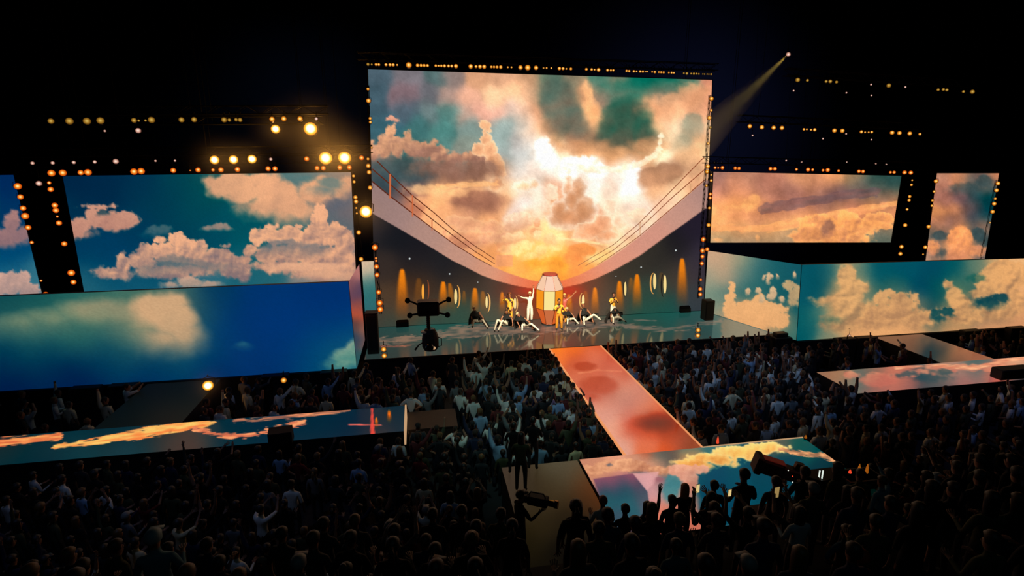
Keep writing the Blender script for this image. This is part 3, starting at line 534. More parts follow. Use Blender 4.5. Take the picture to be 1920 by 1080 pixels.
UL = frame_thing('upper_left_screen', [(-15.57,27.5,9.80),(-3.11,27.5,9.92),(-15.61,27.5,3.6),(-3.23,27.5,3.6)], 'wide upper left screen with cumulus clouds on a dark teal sky', 300, 130, paint_ul, rig=True)
frame_thing('far_left_screen', [(-21.5,27.5,9.8),(-17.49,27.5,9.86),(-21.5,27.5,3.6),(-17.34,27.5,3.6)], 'tall screen cut by the left edge of the frame', 90, 130, paint_ul, rig=True)
def paint_ur(p):
    p.base([(1345,330,150,120,112),(1400,330,165,128,112),(1450,340,170,125,108),(1500,330,200,150,118),(1560,330,225,165,122),(1600,335,150,130,105),(1640,345,70,95,90),(1680,350,65,90,88),(1345,360,185,135,118),(1390,350,200,145,118),(1430,355,160,120,108),(1480,355,150,115,105),(1530,350,180,135,112),(1570,365,110,92,95),(1610,360,90,92,95),(1650,375,110,100,100),(1680,385,205,145,110),(1345,390,240,180,130),(1380,385,240,175,125),(1420,380,225,165,120),(1460,385,165,120,105),(1500,380,145,108,102),(1550,380,120,95,98),(1600,385,185,130,105),(1640,385,220,155,110),(1345,420,235,175,125),(1380,405,200,145,112),(1420,405,175,128,108),(1460,405,190,140,112),(1510,400,200,145,112),(1560,395,225,165,118),(1345,435,205,165,125),(1400,428,215,165,120),(1450,425,230,175,125),(1500,418,235,178,125),(1345,450,140,135,120),(1400,450,150,135,118),(1450,445,160,140,118),(1490,440,150,132,112),(1660,440,90,105,100),(1640,445,110,115,105),(1660,420,190,140,110)], 16, 8, 36, 301)
    p.streak([(1340,428,1),(1420,430,1),(1500,418,1.2),(1580,400,1.3),(1680,380,1)], 7, (240,182,128), (220,160,118), 302, 6, 60, 9, -.15, .7)
    p.streak([(1430,392,1),(1500,380,1.1),(1560,370,1.2),(1640,362,1.2)], 8, (125,98,98), (105,92,96), 303, 6, 60, 9, -.12, .6)
    p.cloud([(1400,385,14,10),(1415,378,10,12),(1385,395,24,10),(1365,398,16,8)], (240,185,130), (205,150,115), 4, 7, 16, 304, .7)
    p.cloud([(1515,430,18,22),(1540,415,18,14),(1510,445,26,12),(1530,440,24,18),(1560,430,22,24),(1585,415,20,16),(1600,425,24,24),(1630,420,22,18),(1655,415,20,16),(1590,445,40,14),(1550,446,30,12)], (232,170,118), (165,120,100), 2, 9, 14, 305, .95, (240,180,125), (.1,.5))
    p.cloud([(1555,422,10,10),(1548,432,8,10)], (135,105,98), (130,102,96), 4, 4, 14, 306, .7)
    p.cloud([(1420,446,4,5),(1345,450,8,4)], (235,180,130), (225,170,125), 2, 2, 10, 307, .7)
    p.mottle(.14, 20).tone(1.3, 1.15, .52)
frame_thing('upper_right_screen', [(16.05,27.5,9.87),(28.04,27.5,9.59),(16.23,27.5,5.96),(28.07,27.5,5.66)], 'wide upper right screen with peach sunset cloud layers', 220, 90, paint_ur, rig=True)
def paint_fr(p):
    p.base([(1762,330,175,135,115),(1800,330,190,140,112),(1840,335,130,105,98),(1870,330,200,140,110),(1765,350,165,120,105),(1800,345,190,135,105),(1820,345,80,90,90),(1850,345,110,105,95),(1865,355,60,80,85),(1765,375,150,110,100),(1800,370,110,90,95),(1830,370,55,78,82),(1855,375,5,70,75),(1755,400,215,155,105),(1790,398,200,140,100),(1820,395,110,92,92),(1850,400,20,70,78),(1755,415,150,110,100),(1790,412,100,85,92),(1830,410,60,75,85),(1855,415,55,78,85),(1755,428,190,135,105),(1800,428,225,158,112),(1845,425,190,135,108),(1750,440,60,82,85),(1775,440,110,95,90),(1795,445,235,165,115),(1825,440,70,82,85),(1845,450,60,80,85),(1745,460,170,130,112),(1780,465,225,160,115),(1820,462,200,145,112),(1745,480,150,125,112),(1765,475,80,90,92),(1800,478,220,160,120),(1840,485,120,110,105),(1745,490,190,150,125),(1800,490,200,150,118)], 12, 5, 24, 311)
    p.cloud([(1800,448,22,24),(1790,480,26,14),(1825,470,26,10),(1750,462,14,12)], (235,165,115), (190,135,108), 3, 7, 13, 312, .8)
    p.cloud([(1762,442,14,8),(1835,440,12,14),(1765,476,8,10)], (62,82,86), (70,85,88), 3, 5, 12, 313, .75)
    p.cloud([(1810,352,26,8),(1845,340,14,10)], (62,82,85), (75,88,90), 4, 6, 16, 314, .7)
    p.mottle(.14, 14).tone(1.25, 1.15, .5)
frame_thing('far_right_screen', [(30.47,27.5,9.73),(34.9,27.5,9.71),(30.85,27.5,3.6),(35.21,27.5,3.6)], 'narrow upright screen at far right with dusky clouds', 80, 110, paint_fr, rig=True)

# side walls: boxes clad with video faces, from the deck up to 5.4 m
def paint_bl(p):
    p.base([(10,570,12,66,76),(80,568,18,78,82),(160,563,35,95,92),(240,556,70,112,100),(320,553,70,105,98),(400,548,14,62,92),(500,545,10,58,108),(600,540,10,55,108),(10,605,60,105,98),(60,610,80,120,105),(120,600,75,115,102),(180,590,85,118,104),(250,600,100,122,105),(330,600,110,120,105),(380,600,30,80,98),(440,600,10,55,108),(520,600,9,58,114),(620,600,8,55,112),
      (10,640,8,66,85),(60,640,12,72,88),(110,630,25,85,92),(160,625,40,95,95),(220,640,35,90,96),(280,650,40,92,98),(340,660,28,85,100),(390,650,20,78,104),(450,650,10,58,108),(540,655,8,58,112),(620,640,10,62,114),(10,680,2,46,78),(100,680,2,44,78),(200,675,6,56,88),(300,685,6,58,94),(400,690,6,52,98),(500,685,8,56,104),(580,680,10,66,110),(620,680,18,85,112),(640,665,40,105,115),(10,720,0,30,70),(150,715,1,34,74),(280,710,2,42,84),(400,715,3,46,92),(500,705,5,50,98),(600,700,12,72,105)], 34, 10, 70, 401)
    p.cloud([(40,608,46,14),(95,600,44,16),(150,590,40,18)], (150,150,120), (85,122,105), 16, 10, 60, 403, .85, None, (.2,.6), .5, .8)
    p.cloud([(190,585,50,20),(240,590,50,22),(270,610,44,20)], (165,152,122), (110,132,110), 16, 10, 60, 404, .8, None, (.1,.6), .5, .8)
    p.cloud([(290,580,44,30),(325,600,40,36),(340,625,32,26),(310,635,36,18),(325,565,24,14)], (212,172,134), (180,156,126), 14, 9, 46, 402, .95, None, (0,.7), .5, .8)
    p.cloud([(455,646,11,5)], (45,98,118), (45,95,118), 5, 2, 12, 405, .8)
    p.cloud([(650,672,26,18),(665,655,16,22),(640,685,22,10)], (150,170,148), (95,145,132), 6, 5, 20, 406, .9)
    p.tone(1.12, 1.1, .35, .92)
wl = empty('left_box_screen', (-12, 23, ZS), label='large low screen box at left showing blue sky with one soft cloud', cat='screen')
def under(o, g): o.parent = g; o.location = -Vector(g.location); return o
cL = [(-24,23,5.36),(-3.02,23,5.47),(-24,23,1.52),(-2.93,23,1.52)]
under(video('display', cL, 330, 90, paint_bl, 'led', wl), wl); under(slab('cabinet', cL, .2, 'black', wl, 0, .012), wl)
def paint_sl(p):  # mirror-like purple, orange and teal reflections painted on the side face
    p.base([(656,535,130,80,85),(668,510,175,110,105),(672,545,85,60,85),(660,555,95,62,80),(665,575,120,65,75),(676,575,130,70,65),(662,585,215,85,40),(675,588,190,80,50),(665,605,70,55,60),(680,620,150,90,70),(668,635,40,60,80),(680,645,130,85,75),(672,665,35,80,85),(664,640,30,60,85)], 10, 3, 30, 411)
sL = [(-3.0,23.05,5.47),(-2.95,26.9,5.47),(-2.92,23.05,1.52),(-2.92,26.9,1.52)]
under(video('side_display', sL, 20, 60, paint_sl, 'led', wl), wl)
under(MB().box((-24, 23.22, .9), (-3.06, 23.7, 5.2)).build('box_body', 'black', wl), wl)
under(MB().box((-3.3, 23.7, .9), (-3.06, 26.9, 4.5)).build('side_cabinet', 'black', wl), wl)
under(MB().box((-24, 22.9, 0), (-2.95, 23.9, 1.5)).build('plinth', 'deck', wl), wl)
def paint_tl(p):
    p.base([(680,497,225,185,150),(692,500,205,185,155),(680,512,200,180,150),(690,522,110,140,130),(684,535,55,110,110),(694,540,40,105,105),(690,580,45,105,110),(700,590,45,95,100),(690,620,40,95,105),(700,650,40,80,95)], 12, 2, 20, 421)
frame_thing('corner_screen', [(-2.83,26.95,5.60),(-2.25,26.95,5.60),(-2.83,26.95,1.52),(-2.25,26.95,1.52)], 'narrow upright teal screen strip at left end of the main stage', 14, 60, paint_tl, .15, .02)
def paint_br(p):
    p.base([(1510,505,25,85,95),(1540,505,20,80,92),(1570,505,90,120,110),(1590,505,200,160,115),(1610,505,70,110,105),(1650,505,20,85,95),(1700,505,15,82,95),(1750,505,10,75,90),(1790,505,20,85,92),(1830,505,100,120,105),(1870,500,190,155,115),(1910,500,215,170,125),(1510,550,25,85,95),(1540,540,20,80,90),(1570,560,170,140,105),(1590,540,205,165,115),(1620,560,120,125,105),(1650,555,50,95,92),(1680,545,40,90,90),(1720,550,10,70,88),(1760,545,20,80,85),(1790,545,90,115,95),(1820,530,60,100,92),(1860,535,170,145,110),(1900,540,215,165,120),(1510,600,25,90,95),(1540,600,80,115,105),(1570,600,190,155,112),(1610,590,205,160,115),(1650,585,210,165,118),(1690,570,215,165,118),(1720,580,140,125,100),(1745,590,20,70,80),(1780,590,100,105,88),(1800,580,190,150,108),(1830,575,60,85,85),(1860,570,20,65,78),(1880,580,170,135,105),(1910,580,200,150,112),(1510,625,20,85,92),(1550,625,130,130,108),(1600,620,205,155,112),(1660,615,210,160,115),(1720,610,205,155,112),(1780,605,200,150,108),(1850,605,195,145,108),(1900,605,190,140,105)], 16, 8, 34, 431)
    p.cloud([(1590,520,16,24),(1600,545,22,22),(1585,570,26,20),(1580,605,34,16),(1620,585,30,18),(1615,540,16,12),(1555,562,24,6)], (212,166,118), (150,122,95), 4, 10, 20, 432, .9, None, (0,.7), .55, 4)
    p.cloud([(1665,550,14,8),(1655,560,16,10),(1690,570,24,18),(1715,560,6,10),(1665,590,40,20),(1720,600,30,14),(1640,605,40,12),(1730,590,20,8)], (210,162,115), (165,128,98), 3, 10, 17, 433, .92, None, (0,.6), .55, 4)
    p.cloud([(1790,560,14,18),(1805,570,22,14),(1840,555,18,8),(1850,548,12,6),(1800,590,50,14),(1870,585,40,18),(1895,560,24,30),(1860,530,30,26),(1890,515,40,26),(1780,535,10,8)], (214,164,115), (155,122,94), 3.5, 10, 18, 434, .9, None, (0,.6), .55, 4)
    p.cloud([(1855,568,26,9),(1875,560,14,9)], (15,62,75), (20,70,78), 3, 6, 14, 435, .85)
    p.cloud([(1752,588,8,8),(1775,585,14,7),(1760,598,10,5)], (15,68,78), (25,75,80), 2.5, 6, 12, 436, .85)
    p.cloud([(1830,522,16,6),(1560,600,10,4)], (20,85,80), (40,95,88), 4, 5, 14, 437, .6)
    p.tone(1.15, 1.12, .45)
def paint_ba(p):
    p.base([(1330,485,195,160,132),(1360,485,190,158,130),(1390,490,140,145,122),(1420,500,60,105,108),(1460,505,35,92,98),(1495,510,28,85,95),(1330,520,150,150,130),(1360,515,175,150,125),(1390,520,90,120,115),(1430,530,45,98,100),(1480,535,28,85,92),(1335,560,120,140,125),(1360,560,60,105,105),(1400,555,50,100,100),(1460,560,35,90,95),(1490,580,25,85,92),(1370,585,190,150,115),(1420,590,225,170,120),(1460,600,205,155,112),(1480,620,60,105,100),(1400,600,215,160,115),(1350,580,150,145,122)], 18, 6, 34, 441)
    p.cloud([(1370,560,7,22),(1372,580,14,18),(1400,575,18,14),(1420,565,14,12),(1440,580,24,18),(1410,600,44,18),(1460,600,18,16),(1460,578,12,8)], (228,175,125), (215,165,118), 2, 9, 14, 442, .95)
    for q in [(1440,522,4,9),(1446,518,3,3),(1402,546,5,6),(1422,544,5,5),(1450,548,6,10),(1445,557,8,6),(1466,560,5,5),(1490,514,3,5),(1432,520,2,3),(1458,518,2,3),(1428,560,5,7)]:
        p.cloud([q], (205,175,140), (185,160,130), 1.2, 3, 7, int(q[0]))
    p.cloud([(1480,535,12,8),(1492,550,12,14),(1488,565,10,10)], (200,168,125), (180,150,115), 2.5, 7, 12, 443, .9)
    p.tone(1.12, 1.1, .45)
wr = empty('right_box_screen', (26, 23, ZS), label='large low screen box at right showing teal sky with golden drifting clouds', cat='screen')
cR = [(18.60,23,5.46),(40,23,5.3),(18.86,23,1.5),(40,23,1.5)]
def clip_paint(p): paint_br(p)
under(video('display', cR, 300, 90, clip_paint, 'led', wr), wr); under(slab('cabinet', cR, .2, 'black', wr, 0, .012), wr)
aR = [(16.95,28.9,5.25),(18.58,23.02,5.46),(17.02,28.9,1.52),(18.84,23.02,1.52)]
under(video('side_display', aR, 110, 80, paint_ba, 'led', wr), wr)
BX = [(3,2,1,0),(4,5,6,7),(0,1,5,4),(1,2,6,5),(2,3,7,6),(3,0,4,7)]
under(MB().box((18.95, 23.22, .9), (40, 23.7, 5.15)).build('box_body', 'black', wr), wr)
v = [(18.95,23.2,1.0),(19.2,23.3,1.0),(17.4,28.9,1.0),(17.12,28.9,1.0)]
under(mk('side_cabinet', v+[(x-.02,y,5.0) for x,y,z in v], BX, 'black'), wr)
under(MB().box((18.9, 22.9, 0), (40, 23.9, 1.48)).build('plinth', 'deck', wr), wr)
# low dark ledge boxes along the foot of both wall screens
for nm, xs, side in (('ledge_box', (-18.5, -14.0, -12.6, -6.8, -4.4), 'left'), ('ledge_box', (20.8, 22.0, 28.5, 31.5), 'right')):
    for i, x in enumerate(xs):
        o = MB().box((x, 22.45, 0), (x+1.1, 22.85, 1.62), .03).build(nm, 'black')
        tag(o, f'low black floor box, {["first","second","third","fourth","fifth"][i]} from left along the foot of the {side} box screen', 'box', f'boxes under the {side} box screen')
t = empty('deck_corner_box', (18.3, 23.6, 0), label='dark corner block at right end of main stage front edge', cat='box'); MB().box((-.5,-.45,0),(.45,.4,1.62),.03).build('block','black',t); MB().box((-.35,-.3,1.62),(.3,.1,1.82),.03).build('lid','wood',t)

# ================================================================== trusses and lamps
def ordinal(i): 
    w = ['first','second','third','fourth','fifth','sixth','seventh','eighth','ninth','tenth','eleventh','twelfth','thirteenth','fourteenth','fifteenth','sixteenth','seventeenth','eighteenth','nineteenth','twentieth']
    if i < 20: return w[i]
    if i+1 == 70: return 'seventieth'
    t = ['twenty','thirty','forty','fifty','sixty','seventy'][(i+1)//10-2]; u = (i+1) % 10
    return t + '-' + w[u-1] if u else {20:'twentieth',30:'thirtieth',40:'fortieth',50:'fiftieth',60:'sixtieth'}[i+1]
def truss(a, b, label, hang=True, side=.34):
    a, b = Vector(a), Vector(b); g = empty('lighting_truss', a, label=label, cat='truss', group='lighting trusses'); d = (b-a); L = d.length; d.normalize()
    u = Vector((0, 1, 0)); w = d.cross(u).normalized()
    for p in (u*0-w*side/2, u*0+w*side/2, u*side-w*side/2, u*side+w*side/2): MB().tube([p, p+d*L], min(.025, side*.12), 5).build('chord', 'steel', g)
    n = max(2, int(L/.55)); m = MB()
    for i in range(n):
        p0, p1 = d*(L*i/n), d*(L*(i+1)/n); s = 1 if i % 2 else -1
        m.tube([p0-w*side/2*s, p1+w*side/2*s], .012, 4, False); m.tube([p0+u*side-w*side/2*s, p1+u*side+w*side/2*s], .012, 4, False); m.tube([p0+w*side/2, p0+w*side/2+u*side], .012, 4, False)
    m.build('lattice', 'steel', g)
    if hang:
        m = MB()
        for q in (.1, .5, .9): p = d*L*q + u*side/2; m.tube([p, p+Vector((0,0,31.9-(a+p).z))], .012, 4)
        m.build('hoist_chain', 'steel', g)
    return g
def lamp_meshes():
    h = MB().lathe([(.45,1.5),(.8,1.35),(.98,.9),(1.02,.15),(1.08,.12),(1.08,-.05),(.98,-.05)], 12, 'y')
    hm = h.build('stage_lamp', 'steel'); 
    yk = MB().tube([(-1.2,.5,0),(-1.2,.6,1.3),(0,.65,1.75),(1.2,.6,1.3),(1.2,.5,0)], .09, 5).build('yoke', 'steel')
    ln = MB().lathe([(1.0,-.06),(.9,-.12),(.6,-.2),(.3,-.24),(.02,-.25)], 14, 'y')
    return hm.data, yk.data, ln, [hm, yk]
HM, YK, LNB, tmp = lamp_meshes()
LN = {}
for k in ('amber','red','olive','white','big'):
    o = LNB.build('lens', 'lamp_'+k, smooth=True); LN[k] = o.data; tmp.append(o)
for o in tmp: bpy.data.objects.remove(o)
SIZES = {'t': .05, 's': .075, 'm': .115, 'l': .145, 'b': .20, 'x': .30}
NL = [0]; CLS = {}
def lamp(p, size, kind, label, group, gap=9, col=False, cable=False):
    o = bpy.data.objects.new('stage_lamp', HM); COL.objects.link(o); s = min(SIZES[size], max(.03, gap*.46)); o.scale = (s, s, s); o.location = p
    d = Vector(CAM) - Vector(p); o.rotation_euler = (R(-12), 0, math.atan2(d.x, -d.y)*.6)
    tag(o, label, 'lamp', group)
    key = (round(s, 2), col)
    if key not in CLS:
        L = .34/s
        b = MB().tube([(0,.6,1.7),(0,.6,max(L, 2.0)),(0,max(L*.55,.9),max(L, 2.0))], .3*min(1, .09/s), 6) if not col else MB().tube([(0,1.3,0),(0,max(L,1.8),0)], .35*min(1, .09/s), 6)
        c = b.build('clamp', 'steel'); CLS[key] = c.data; bpy.data.objects.remove(c)
    for nm, me in (('lens', LN[kind]), ('yoke', YK), ('clamp', CLS[key])):
        c = bpy.data.objects.new(nm, me); COL.objects.link(c); c.parent = o
    NL[0] += 1
    if cable:
        b = MB().tube([(0,.5,1.6),(0,.5,(31.9-p[2])/s)], .006/s, 4); c = b.build('drop_cable', 'steel', o)
    return o
SZW = {'t': 'tiny', 's': 'small', 'm': 'round', 'l': 'large', 'b': 'bright', 'x': 'dazzling'}
KW = {'amber': 'amber', 'red': 'red-rimmed amber', 'olive': 'dim olive', 'white': 'whitish', 'big': 'golden'}
def lamps(pts, Y, kind, where, group, frm='left', tr=True):
    """pts: (px, py, size[, kind]) in a row or column; a truss carries them"""
    pts = sorted(pts, key=(lambda q: q[0]) if frm == 'left' else (lambda q: q[1]))
    for i, q in enumerate(pts):
        k = q[3] if len(q) > 3 else kind
        gap = min([math.hypot(q[0]-r[0], q[1]-r[1]) for r in pts if r is not q] + [99])*Y/1000
        lamp(at(q[0], q[1], Y), q[2], k, f'{SZW[q[2]]} {KW[k]} lamp, {ordinal(i)} from {"the top" if frm == "top" else frm} {where}', group, gap, frm != 'left', not tr and Y > 26)
    if tr:
        e = .5
        a, b = at(pts[0][0], pts[0][1], Y), at(pts[-1][0], pts[-1][1], Y)
        if frm == 'left': truss((a.x-e, Y+.18, a.z+.42), (b.x+e, Y+.18, b.z+.42), f'dark lattice truss with lamps {where}')
        else: truss((a.x, Y+.16, a.z+.2), (b.x, Y+.16, max(b.z-.3, ZS+.02)), f'ladder truss with lamps {where}', False, .09)
TOPX = [160,197,240,268,340,380,412,452,568,655,690,722,755,838,866,893,925,965,997,1040,1187,1240,1280,1322,1393,1420,1450,1487,1558,1595,1685,1757,1840,1912]
TS = 'mtlsslmtl'+'mmms'+'ssmmssl'+'ssmm'+'mssm'+'ttmmm'
TS = {160:'s',197:'t',240:'l',268:'s',340:'s',380:'l',412:'m',452:'t',568:'l',655:'l',690:'m',722:'m',755:'s',838:'s',866:'t',893:'l',925:'l',965:'s',997:'s',1040:'l',1187:'m',1240:'s',1280:'l',1322:'m',1393:'l',1420:'s',1450:'s',1487:'l',1558:'t',1595:'t',1685:'m',1757:'l',1840:'m',1912:'m'}
top = [(660+c/5.333, 100+(110+(c-160)*.0208)/5.333, TS[c], 'olive' if c < 200 else 'amber') for c in TOPX]
TB = [(105,147,'m'),(133,147,'t'),(180,148,'t'),(260,152,'m'),(297,153,'m'),(330,155,'t'),(375,156,'s'),(530,160,'s'),(583,162,'m'),(612,164,'t'),(652,166,'m'),(742,169,'s'),(775,170,'m'),(800,170,'s'),(932,176,'s'),(958,178,'s'),(1005,180,'s'),(1032,181,'t'),(1068,182,'m'),(1095,183,'m'),(1125,184,'t'),(1140,184,'t'),(1188,186,'t'),(1215,188,'s'),(1255,189,'t'),(1278,190,'s'),(1303,191,'m'),(1355,193,'t'),(1382,194,'s'),(1405,195,'t'),(1505,199,'t'),(1535,202,'m'),(1578,203,'t'),(1605,204,'s'),(1632,204,'s'),(1655,206,'t'),(1695,207,'t'),(1712,208,'t'),(1738,208,'s'),(1755,209,'s'),(1778,209,'s')]
top += [(1000+x/5.333, 100+y/5.333, s, 'amber' if x < 900 else 'olive' if x > 1480 else 'amber') for x, y, s in TB]
lamps(top, 28.7, 'amber', 'in the row above the central screen', 'lamps above the central screen')
lamps([(690,167,'s'),(691,189,'m'),(694,222,'s'),(694.5,229,'s'),(697,277,'t'),(690,298,'s'),(690.5,311,'m'),(692,323,'m'),(694,352,'m')], 28.65, 'amber', 'beside the left edge of the central screen', 'lamps left of the central screen', 'top')
lamps([(663,330,'s'),(664,341,'s'),(666.5,370,'m'),(667.5,378,'m'),(668,390,'t'),(669,400,'t'),(672.5,436,'m'),(677,486,'m')], 27.3, 'amber', 'on the upright beside the upper left screen', 'lamps beside the upper left screen', 'top')
lamps([(703,464,'l'),(705,484,'m'),(705.3,489,'m'),(706,500,'m'),(707,515.5,'m'),(710,548,'m'),(712,568,'l'),(713,580,'l')], 26.3, 'red', 'on the low upright at stage left end', 'lamps at the left end of the stage', 'top')
lamps([(719.5,655,'m','amber'),(720.5,667,'m','amber')], 24.02, 'amber', 'on the main stage front edge', 'lamps on the stage front edge', 'left', False)
lamps([(1309,619,'m'),(1308.5,629,'m')], 24.02, 'amber', 'under the right part of the main stage edge', 'lamps on the right stage edge', 'left', False)
lamps([(1334,185,'m'),(1333.5,207,'s'),(1330,221,'m'),(1332,239,'s','olive'),(1328,269,'s'),(1327,312,'m'),(1326,322,'m'),(1325,348,'s'),(1319,449,'l','red'),(1317.5,470,'l','red'),(1317,481,'m','red'),(1316,494,'m','red'),(1314,524.5,'s','red'),(1313,542,'m','red'),(1313,552,'m','red')], 28.65, 'amber', 'beside the right edge of the central screen', 'lamps right of the central screen', 'top')
lamps([(1333.5,328,'t'),(1333.5,338.5,'s'),(1332,364,'m','red'),(1331.5,371,'m','red'),(1330,390,'s'),(1328.5,422,'m'),(1326,467.5,'m','red')], 27.3, 'amber', 'left of the upper right screen', 'lamps beside the upper right screen', 'top')
c5 = lambda L: [(x/5.333, 200+y/5.333)+tuple(r) for x, y, *r in L]
c6 = lambda L: [(340+x/5.333, 200+y/5.333)+tuple(r) for x, y, *r in L]
lamps(c5([(510,145,'m'),(695,145,'l'),(870,145,'l'),(1005,140,'l'),(1340,137,'m'),(1387,139,'t'),(1455,138,'t'),(1515,133,'l'),(1815,132,'m')]) + c6([(128,130,'m'),(428,132,'m'),(480,133,'s'),(547,130,'s'),(588,133,'m'),(907,126,'m','amber'),(1025,122,'m','amber'),(1187,122,'m','amber'),(1350,122,'s','white')]), 26.0, 'olive', 'in the topmost left row of roof lamps', 'topmost left roof lamps')
lamps(c5([(1048,243,'t'),(1382,240,'m')]) + c6([(942,225,'b','big'),(1292,222,'x','big')]), 26.6, 'white', 'in the sparse second left row of roof lamps', 'second left row of roof lamps')
lamps(c5([(325,565,'s'),(527,563,'s'),(738,558,'s'),(948,553,'s'),(1158,548,'m'),(1555,542,'t'),(1750,540,'t')]) + c6([(332,533,'b','big'),(522,530,'b','big'),(707,525,'b','big'),(895,525,'s'),(1253,522,'m','red'),(1443,515,'x','big'),(1633,512,'x','big'),(1803,512,'m','red')]), 27.0, 'white', 'in the third left row of roof lamps', 'third left row of roof lamps')
lamps(c5([(515,665,'l'),(628,662,'l'),(808,660,'m'),(880,657,'l'),(1340,650,'l'),(1412,645,'l'),(1733,638,'m'),(1900,637,'m')]) + c6([(92,637,'l'),(168,633,'m'),(317,633,'s'),(397,632,'m'),(562,628,'m'),(868,620,'m'),(937,620,'m'),(1358,615,'m'),(1420,615,'m'),(1585,610,'m'),(1680,608,'m')]), 27.3, 'red', 'along the top of the upper left screen', 'lamps along the upper left screen')
c7 = lambda L: [(x/4.5, 320+y/4.5)+tuple(r) for x, y, *r in L]
lamps(c7([(150,132,'l'),(173,222,'m'),(195,317,'m'),(213,383,'l'),(238,480,'m'),(268,606,'s'),(347,928,'t'),(386,1043,'m')]), 27.4, 'red', 'on the upright at the far left screen', 'lamps on the far left upright', 'top')
lamps(c7([(415,103,'s'),(428,158,'m'),(463,293,'l'),(472,335,'l'),(484,387,'t'),(498,442,'m'),(543,617,'m'),(602,862,'l'),(620,940,'m')]), 27.4, 'red', 'on the upright left of upper left screen', 'lamps left of the upper left screen', 'top')
lamps([(73,344,'m')], 26.8, 'white', 'between the two dark left uprights', 'single left lamp', 'left', False)
lamps([(678,296,'m','big'),(686,397,'x','big')], 27.2, 'big', 'near the left edge of the central screen', 'bright lamps near the central screen', 'top', False)
r5 = lambda L: [(1300+x/2.571, 80+y/2.571)+tuple(r) for x, y, *r in L]
lamps(r5([(503,180,'m'),(550,182,'s'),(640,187,'s'),(660,187,'m'),(690,190,'s'),(857,202,'t','white'),(942,207,'m'),(1022,214,'t','white'),(1180,227,'s'),(1205,226,'m'),(1222,228,'m'),(1302,236,'s'),(1345,237,'m')]), 26.0, 'olive', 'in the topmost right row of roof lamps', 'topmost right roof lamps')
lamps(r5([(272,403,'m'),(330,408,'m'),(387,410,'m'),(427,411,'m'),(533,418,'s'),(547,418,'t'),(567,420,'t'),(585,420,'m'),(680,424,'m'),(718,425,'m'),(810,430,'m'),(828,432,'t'),(845,432,'t'),(860,431,'m'),(958,434,'m'),(993,436,'m'),(1043,438,'m'),(1092,441,'s')]), 27.0, 'amber', 'in the middle right row of roof lamps', 'middle right row of roof lamps')
lamps(r5([(105,603,'m'),(120,604,'t'),(140,603,'m'),(202,605,'m'),(220,606,'m'),(372,608,'m'),(393,608,'m'),(497,611,'s'),(553,612,'m'),(575,613,'s'),(625,615,'s'),(648,614,'m'),(700,617,'s'),(798,620,'m'),(818,621,'m'),(950,625,'s'),(968,625,'m'),(1018,626,'m'),(1048,627,'m')]), 27.3, 'red', 'along the top of the upper right screen', 'lamps along the upper right screen')
r8 = lambda L: [(1660+x/5.4, 300+y/5.4)+tuple(r) for x, y, *r in L]
lamps(r8([(272,205,'t'),(264,252,'s'),(246,370,'m'),(240,408,'m'),(220,500,'s'),(200,660,'m'),(163,878,'m'),(152,950,'m')]), 27.3, 'amber', 'on the upright right of the upper right screen', 'lamps right of the upper right screen', 'top')
lamps(r8([(513,215,'m'),(494,320,'s'),(477,410,'s'),(472,463,'s'),(438,675,'m'),(405,883,'m'),(382,955,'t')]), 27.3, 'amber', 'left of the far right screen', 'lamps left of the far right screen', 'top')
lamps(r8([(1140,237,'m'),(1125,307,'m'),(1112,392,'s'),(1102,443,'m'),(1085,524,'m'),(1060,635,'t'),(987,1018,'m')]), 27.3, 'amber', 'right of the far right screen', 'lamps right of the far right screen', 'top')
lamps([(1411,254,'t'),(1586.5,251,'t'),(1634,262,'t'),(1543,260,'t'),(1503,304,'t'),(1588,304,'t'),(1642,307,'t'),(1662,308,'t'),(1488,170,'t'),(1587,174,'t'),(1634,179,'t'),(1474,301,'t')], 28.0, 'white', 'among the scattered pinpoint right roof lamps', 'pinpoint right roof lamps', 'left', False)

